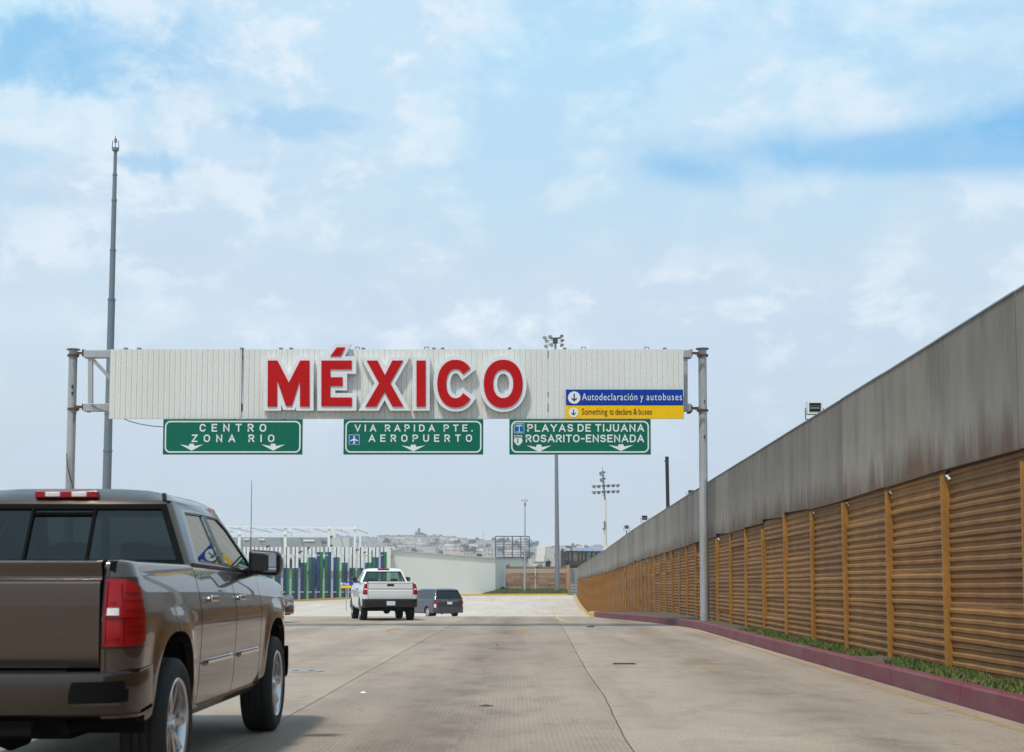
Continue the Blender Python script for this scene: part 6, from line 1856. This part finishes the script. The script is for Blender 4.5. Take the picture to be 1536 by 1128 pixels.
    # black B pillar
    for s in (-1, 1):
        for (ya, yb_) in spec['pillars']:
            z0_, z1_ = g['wins'][0][0][1] - .005, g['wins'][0][1][1] + .01
            mb = MB(); mb.add([(s * (S(z0_) + .003), ya, z0_), (s * (S(z0_) + .003), yb_, z0_), (s * (S(z1_) + .003), yb_, z1_), (s * (S(z1_) + .003), ya, z1_)], [(0, 1, 2, 3)])
            mb.build('pillar_trim', M['plastic'], t)
        # belt moulding
        mb = MB(); z0_ = belt + .008; ya, yb_ = cb + .05, cw - .1
        mb.bar((s * (S(z0_) + .004), ya, z0_ + .012), (s * (S(z0_ + (spec['belt_f'] - belt)) + .004), yb_, z0_ + spec['belt_f'] - belt + .012), .012, .022); mb.build('belt_trim', M['plastic'], t)
    # hood and front
    fa = sp[-1]; hw = b.w0 - .17
    rows_ = []
    for i in range(13):
        f = i / 12; y = cw - .12 + (b.yf - .02 - cw + .12) * f
        zc_ = top_hood(y) + .012
        nx = b.w0 - .16 - (.10 * max(0, (f - .75) / .25) ** 2)
        rows_.append([(nx * q, y, zc_ + .06 * (1 - f * .4) * (1 - q ** 4) + .012 * (abs(q) > .35) * (abs(q) < .7)) for q in (-1, -.96, -.85, -.7, -.5, -.34, -.15, 0, .15, .34, .5, .7, .85, .96, 1)])
    mb = MB(); mb.grid(rows_); mb.build('hood', pt, t, smooth=True, angle=50)
    mb = MB(); mb.bb(-S(1.30) + .05, S(1.30) - .05, cw - .55, cw - .02, .9, spec['belt_f'] - .03); mb.bb(-.75, .75, cw - .75, cw - .35, spec['belt_f'] - .12, spec['belt_f'] - .01); mb.build('dashboard', M['seat'], t, bevel=.03)
    mb = MB(); mb.bb(-.60, .60, b.yf - .02, b.yf + .05, .72, 1.05)
    for k in range(3): mb.bb(-.58, .58, b.yf + .05, b.yf + .07, .76 + k * .10, .80 + k * .10)
    mb.build('grille', M['chrome'], t, bevel=.01)
    for s in (-1, 1):
        mb = MB(); mb.bb(min(s * .62, s * .86), max(s * .62, s * .86), b.yf - .06, b.yf + .035, .80, 1.03); mb.build('headlight', M['clear_lens'], t, bevel=.03)
    mb = MB(); rows_ = []
    for q in xs:
        x = q * bw; fr = b.yf + .12 - .26 * abs(q) ** 6
        rows_.append([(x, b.yf - .2, .70), (x, fr - .03, .70), (x, fr, .66), (x, fr, .50), (x, fr - .04, .44), (x, b.yf - .25, .42)])
    mb.grid(rows_); mb.build('front_bumper', bumper_mat, t, smooth=True)
    # mirrors
    for s in (-1, 1):
        my, mz = spec['mirror']
        mb = MB(); mb.bb(-.125, .125, -.075, .085, -.095, .10); mo = spec.get('mout', 0); mb.v = [(s * (b.w0 + .045 + mo + s * s * v[0]) if s > 0 else -(b.w0 + .045 + mo + v[0]), my + v[1], mz + v[2] - (.012 if v[0] > 0 else -.006)) for v in mb.v]
        mi = mb.build('mirror', M['plastic'], t, bevel=.038, seg=4)
        mb = MB(); x0_, x1_ = b.w0 - .055 + mo, b.w0 + .145 + mo
        q = [(x0_, -.07), (x1_, -.077), (x1_, .072), (x0_ + .02, .076), (x0_, .06)]
        mb.add([(s * p[0], my - .078 + (.010 if p[0] < b.w0 else .0), mz + p[1]) for p in q], [(0, 1, 2, 3, 4)]); mb.build('mirror_glass', M['mirror'], mi)
        mb = MB(); mb.bar((s * (b.w0 - .13), my + .06, mz - .10), (s * (b.w0 - .03 + mo), my + .01, mz - .06), .10, .07); mb.build('mirror_arm', M['plastic'], mi, bevel=.015)
    under(t, b)
    for s in (-1, 1):
        for y in (0, b.wb): wheel(t, s * spec['track'] / 2, y, spec['tr'], spec['tw'], s, spec['rim'], M[spec['rim_mat']], *spec['spokes'])
        # mud liner
        for y in (0, b.wb):
            mb = MB(); rows_ = []
            for k in range(17):
                a = math.pi * k / 16; yy = y + (b.aa + .005) * math.cos(a); zz = b.hub + (b.ab + .005) * math.sin(a) ** .8
                rows_.append([(s * (b.w0 - .05), yy, zz), (s * .52, yy, zz)])
            mb.grid(rows_); mb.build('wheel_liner', M['under'], t)
    seats(t, spec['seats'])
    if spec.get('antenna'):
        ax, ay, az, ah = spec['antenna']
        mb = MB(); mb.cyl((ax, ay, az - .03), (ax, ay, az + .02), .018, .012, 10); mb.cyl((ax, ay, az + .02), (ax, ay, ah), .0042, .0025, 6); mb.build('antenna', M['plastic'], t)
    return t
LV = [.44, .47, .50, .54, .58, .62, .67, .72, .78, .84, .90, .96, 1.02, 1.07, 1.11, 1.14, 1.17, 1.20, 1.23, 1.26, 1.29, 1.32, 1.345, 1.37, 1.40, 1.42]
PROF = [(.40, .075), (.46, .045), (.52, .030), (.62, .018), (.74, .012), (.86, .004), (1.00, .0), (1.08, .002), (1.12, .010), (1.17, .020), (1.24, .034), (1.30, .050), (1.34, .063), (1.37, .075), (1.42, .10)]
# --- the brown crew cab in the near left lane
bb_ = Body(w0=.985, xt=.79, rx=.17, ry=.20, fx=.34, fy=.42, yr=-.90, yf=4.58, wb=3.68, sill=.47, rear_lo=.52, hub=.405, aa=.50, ab=.565, an=2.7, fl=.020, fw=.13, splits=[.71, 1.88, 2.95], levels=LV, prof=PROF)
gh = dict(RB=(.71, 1.375), RT=(.95, 1.828), FT=(2.45, 1.84), FB=(3.27, 1.335), S=((1.36, .915), (1.83, .71)), crown=.088, rear_rise=6, bev=.05,
          wins=[[(1.02, 1.405), (1.25, 1.765), (1.82, 1.775), (1.82, 1.395)], [(1.94, 1.392), (1.94, 1.775), (2.35, 1.772), (2.57, 1.69), (2.91, 1.46), (2.97, 1.385)]],
          rear_glass=(1.40, 1.79, .05), front_glass=(1.37, 1.79, .08))
GATE = [(.80, .01), (.83, -.005), (.88, -.012), (1.0, -.018), (1.12, -.020), (1.215, -.020), (1.262, -.016), (1.272, -.008), (1.286, .020), (1.300, .024), (1.345, .012), (1.365, .002), (1.374, .0), (1.382, .008), (1.386, .03), (1.384, .06)]
pickup('brown_pickup_truck', 'large brown metallic crew cab pickup filling the near left lane', (-3.045, 8.75, 0), 0, M['brown_paint'], M['brown_dark'], dict(
    body=bb_, rail=1.375, cb=.71, cowl=3.27, belt=1.368, belt_f=1.33, drop=.14, handles='chrome', mould=True, gate=GATE, gate_handle=True, bumper=(.54, .775), pocket=True,
    lamp=dict(u0=.012, u1=.29, z0=.915, z1=1.285, shape=lambda f: (.915 + .0 * f + .06 * max(0, f - .6) , 1.285 - .10 * max(0, f - .45) ** 1.3),
              cells=[(.03, .095, 1.085, 1.125, 'clear_lens'), (.11, .285, 1.112, 1.120, 'red_dark'), (.03, .28, 1.068, 1.075, 'red_dark'), (.022, .035, .93, 1.27, 'red_dark'), (.045, .10, .95, .957, 'red_dark'), (.11, .12, .93, 1.06, 'red_dark'), (.11, .12, 1.13, 1.26, 'red_dark'), (.13, .27, 1.02, 1.026, 'red_dark'), (.13, .27, .985, .990, 'red_dark'), (.13, .28, 1.165, 1.171, 'red_dark'), (.13, .27, 1.205, 1.211, 'red_dark'), (.05, .085, 1.15, 1.158, 'red_dark')]),
    glass=M['tint'], gh=gh, cargo=True, pillars=[(1.82, 1.94)], mirror=(2.62, 1.43), mout=.045, track=1.77, tr=.405, tw=.275, rim=.272, rim_mat='alloy', spokes=(5, True, .03),
    seats=[(1.20, (-.45, 0, .45), .42), (2.10, (-.42, .42), .50)], antenna=(.83, 3.32, 1.33, 2.14)))
# --- white single cab farther on
wb_ = Body(w0=.985, xt=.80, rx=.12, ry=.10, fx=.34, fy=.40, yr=-1.12, yf=4.15, wb=3.25, sill=.50, rear_lo=.62, hub=.40, aa=.47, ab=.50, an=2.2, fl=.03, fw=.12, splits=[.92, 2.32], levels=LV, prof=PROF)
gw = dict(RB=(.92, 1.40), RT=(1.14, 1.86), FT=(1.95, 1.87), FB=(2.72, 1.36), S=((1.39, .905), (1.86, .70)), crown=.07, rear_rise=6, bev=.05,
          wins=[[(1.12, 1.43), (1.26, 1.80), (1.85, 1.80), (2.40, 1.44)]], rear_glass=(1.44, 1.80, .10), front_glass=(1.40, 1.83, .08))
GW = [(.80, .0), (.86, -.012), (1.0, -.012), (1.10, -.018), (1.11, -.002), (1.17, -.002), (1.18, -.018), (1.36, -.018), (1.375, -.028), (1.41, -.028), (1.425, .0), (1.425, .05)]
Yw = 52.5
pw = P(580, 930, Yw)
pickup('white_pickup_truck', 'white single cab pickup with black rear bumper driving away ahead', (pw.x, Yw, gz(Yw) - .02), R(11.6), M['white_car'], M['plastic'], dict(
    body=wb_, rail=1.40, cb=.92, cowl=2.72, belt=1.395, belt_f=1.36, drop=.14, handles='plain', gate=GW, gate_handle=True, bumper=(.50, .80),
    lamp=dict(u0=.035, u1=.20, z0=.98, z1=1.34, cells=[(.05, .15, 1.135, 1.175, 'clear_lens')]),
    glass=M['clear'], gh=gw, pillars=[], mirror=(2.2, 1.52), track=1.72, tr=.40, tw=.26, rim=.225, rim_mat='silver_plastic', spokes=(7, False, .03),
    seats=[(1.45, (-.42, .42), .55)]))

def car(name, label, cat, loc, rz, pt, b, g, extra):
    t = thing(name, label, cat, loc, rz)
    belt = extra['belt']; hood = extra['hood']; sp = b.splits
    def top(y):
        if y < extra['deck_y']: return extra['deck_z']
        if y < sp[-1]: return belt
        f = min(1, (y - sp[-1]) / (b.yf - sp[-1])); return belt - .02 - (belt - hood) * f ** 1.6
    edges = [-99] + sp + [99]
    for s in (-1, 1):
        for i, (a, c_) in enumerate(zip(edges[:-1], edges[1:])):
            nm = 'rear_quarter' if i == 0 else 'fender' if i == len(edges) - 2 else 'door'
            o = body_panel(b, s, lambda p, a=a, c_=c_: a + .003 < p[1] < c_ - .003, pt, nm, t, top)
            if nm == 'door':
                x = b.pos(s, (b.w0, a + .15, 1, 0), belt - .1)[0]; mb = MB(); mb.bb(min(x, x + s * .035), max(x, x + s * .035), a + .07, a + .27, belt - .125, belt - .09); mb.build('handle', pt, o, bevel=.01)
    S, yb, yf, co = greenhouse(t, g, pt, extra['glass'], 'upper_body')
    rows_ = []
    for i in range(11):
        f = i / 10; y = g['FB'][0] - .1 + (b.yf - g['FB'][0] + .08) * f; z = top(max(y, sp[-1] + .01)) + .01; w = (b.w0 - .14) * (1 - .12 * f ** 3)
        rows_.append([(w * q, y, z + .05 * (1 - q ** 4)) for q in (-1, -.9, -.6, -.3, 0, .3, .6, .9, 1)])
    mb = MB(); mb.grid(rows_); mb.build('hood', pt, t, smooth=True)
    if extra.get('trunk'):
        mb = MB(); ya = b.yr + .08; yb2 = g['RB'][0] + .05
        mb.grid([[((b.w0 - .12) * q, ya + (yb2 - ya) * i / 6, extra['deck_z'] + .012 + .03 * (1 - q ** 4) + .02 * i / 6) for q in (-1, -.9, -.5, 0, .5, .9, 1)] for i in range(7)])
        mb.build('trunk_lid', pt, t, smooth=True)
    for s in (-1, 1):
        for (u0, u1, z0, z1, mt, nm) in extra['lamps']: body_patch(b, s, (u0, u1), z0, z1, .012, M[mt], nm, t, 3)
    for (x0, x1, z0, z1, mt, nm, dp) in extra['rear']:
        mb = MB(); yy = b.yr - .02 * (1 - 0) + lerp_table(b.prof, (z0 + z1) / 2); mb.bb(x0, x1, yy - dp, yy + .03, z0, z1); mb.build(nm, M[mt] if isinstance(mt, str) else mt, t, bevel=min(.01, (z1 - z0) / 4))
    for s in (-1, 1):
        mb = MB(); mb.bb(min(s * (b.w0 - .02), s * (b.w0 + .18)), max(s * (b.w0 - .02), s * (b.w0 + .18)), sp[-1] - .35, sp[-1] - .2, belt + .0, belt + .15); mb.build('mirror', pt, t, bevel=.03)
        mb = MB(); mb.bb(min(s * .5, s * .82), max(s * .5, s * .82), b.yf - .12, b.yf + .01, .62, .74); mb.build('headlight', M['clear_lens'], t, bevel=.02)
        for y in (0, b.wb): wheel(t, s * (b.w0 - .15), y, extra['tr'], .22, s, extra['tr'] * .66, M['alloy'], 7, False, .02)
    mb = MB(); mb.bb(-.5, .5, b.yf - .03, b.yf + .03, .35, .58); mb.build('grille', M['plastic'], t, bevel=.01)
    under(t, b, .58, belt - .15, .18)
    seats(t, extra['seats'], extra.get('seat_z', .5), extra.get('seat_top', 1.2))
    mb = MB(); mb.bb(-b.w0 + .2, b.w0 - .2, sp[-1] - .35, g['FB'][0] - .1, .6, belt - .02); mb.build('dashboard', M['seat'], t)
    return t
LVC = [.28, .32, .36, .42, .48, .54, .60, .66, .72, .78, .84, .90, .96, 1.0, 1.04, 1.08, 1.12]
PRV = [(.22, .06), (.30, .03), (.45, .005), (.65, .0), (.80, .012), (.90, .02), (1.0, .035), (1.06, .05), (1.12, .07)]
vb = Body(w0=.99, xt=0.0, rx=.30, ry=.26, fx=.5, fy=.5, yr=-1.08, yf=4.05, wb=3.0, sill=.26, rear_lo=.28, hub=.335, aa=.37, ab=.36, an=2.0, fl=.015, fw=.08, splits=[.42, 1.45, 2.55], levels=LVC, prof=PRV)
gv = dict(RB=(-1.00, 1.07), RT=(-.70, 1.64), FT=(1.75, 1.66), FB=(3.05, 1.05), S=((1.06, .935), (1.65, .72)), crown=.075, rear_rise=8, bev=.06,
          wins=[[(-.72, 1.13), (-.55, 1.55), (.26, 1.57), (.26, 1.12)], [(.34, 1.11), (.34, 1.57), (1.32, 1.58), (1.32, 1.09)], [(1.40, 1.09), (1.40, 1.58), (1.72, 1.57), (2.55, 1.12), (2.55, 1.09)]],
          rear_glass=(1.13, 1.58, .09), front_glass=(1.10, 1.60, .08))
Yv = 84.0; pv_ = P(668, 925, Yv)
car('grey_minivan', 'dark grey minivan turning left ahead of the white pickup', 'minivan', (pv_.x - .25, Yv + .9, gz(Yv + .4)), R(28), M['grey_car'], vb, gv, dict(
    belt=1.06, hood=.86, deck_y=-99, deck_z=1.06, glass=M['tint'], tr=.335,
    lamps=[(.62, 1.02, .84, .96, 'red_lens', 'rear_lamp'), (.86, 1.0, .60, .80, 'clear_lens', 'reverse_lamp')],
    rear=[(-.58, .58, .955, .985, 'chrome', 'garnish', .02), (-.16, .16, .78, .92, 'plate', 'licence_plate', .025), (-.75, .75, .44, .47, 'plastic', 'bumper_seam', .012), (-.02, .35, 1.12, 1.14, 'plastic', 'wiper', .02)],
    seats=[(-.1, (-.4, .4), .5), (.8, (-.45, .45), .5), (1.8, (-.4, .4), .5)], seat_z=.6, seat_top=1.3))
sb = Body(w0=.90, xt=0.0, rx=.34, ry=.24, fx=.5, fy=.5, yr=-1.0, yf=3.6, wb=2.7, sill=.24, rear_lo=.28, hub=.32, aa=.36, ab=.34, an=2.0, fl=.015, fw=.08, splits=[.35, 1.25, 2.2],
          levels=[.24, .30, .36, .42, .48, .54, .60, .66, .72, .78, .84, .90, .93], prof=[(.2, .06), (.3, .02), (.5, .0), (.62, .01), (.66, .03), (.80, .035), (.9, .06), (.95, .08)])
gs = dict(RB=(-.45, .93), RT=(.25, 1.34), FT=(1.45, 1.36), FB=(2.35, .92), S=((.92, .80), (1.35, .60)), crown=.06, rear_rise=5, bev=.05,
          wins=[[(-.05, .97), (.32, 1.28), (.92, 1.30), (.92, .96)], [(1.0, .96), (1.0, 1.30), (1.42, 1.29), (2.0, .97)]], rear_glass=(.98, 1.29, .08), front_glass=(.96, 1.31, .08))
Yc_ = 47.5; pc = P(434, 910, Yc_)
car('red_sedan', 'dark red car, only its tail showing, mostly hidden behind the brown pickup', 'car', (pc.x - 1.15, Yc_ + 1.0, gz(Yc_)), R(80), M['red_car'], sb, gs, dict(
    belt=.92, hood=.74, deck_y=-.2, deck_z=.86, trunk=True, glass=M['tint'], tr=.32,
    lamps=[(.52, .95, .66, .80, 'red_lens', 'rear_lamp'), (.55, .72, .70, .74, 'clear_lens', 'reverse_lamp')],
    rear=[(-.16, .16, .58, .70, 'plate', 'licence_plate', .02), (-.6, .6, .81, .83, 'chrome', 'garnish', .015)],
    seats=[(.35, (-.4, .4), .5), (1.2, (-.38, .38), .5)], seat_z=.35, seat_top=1.08))
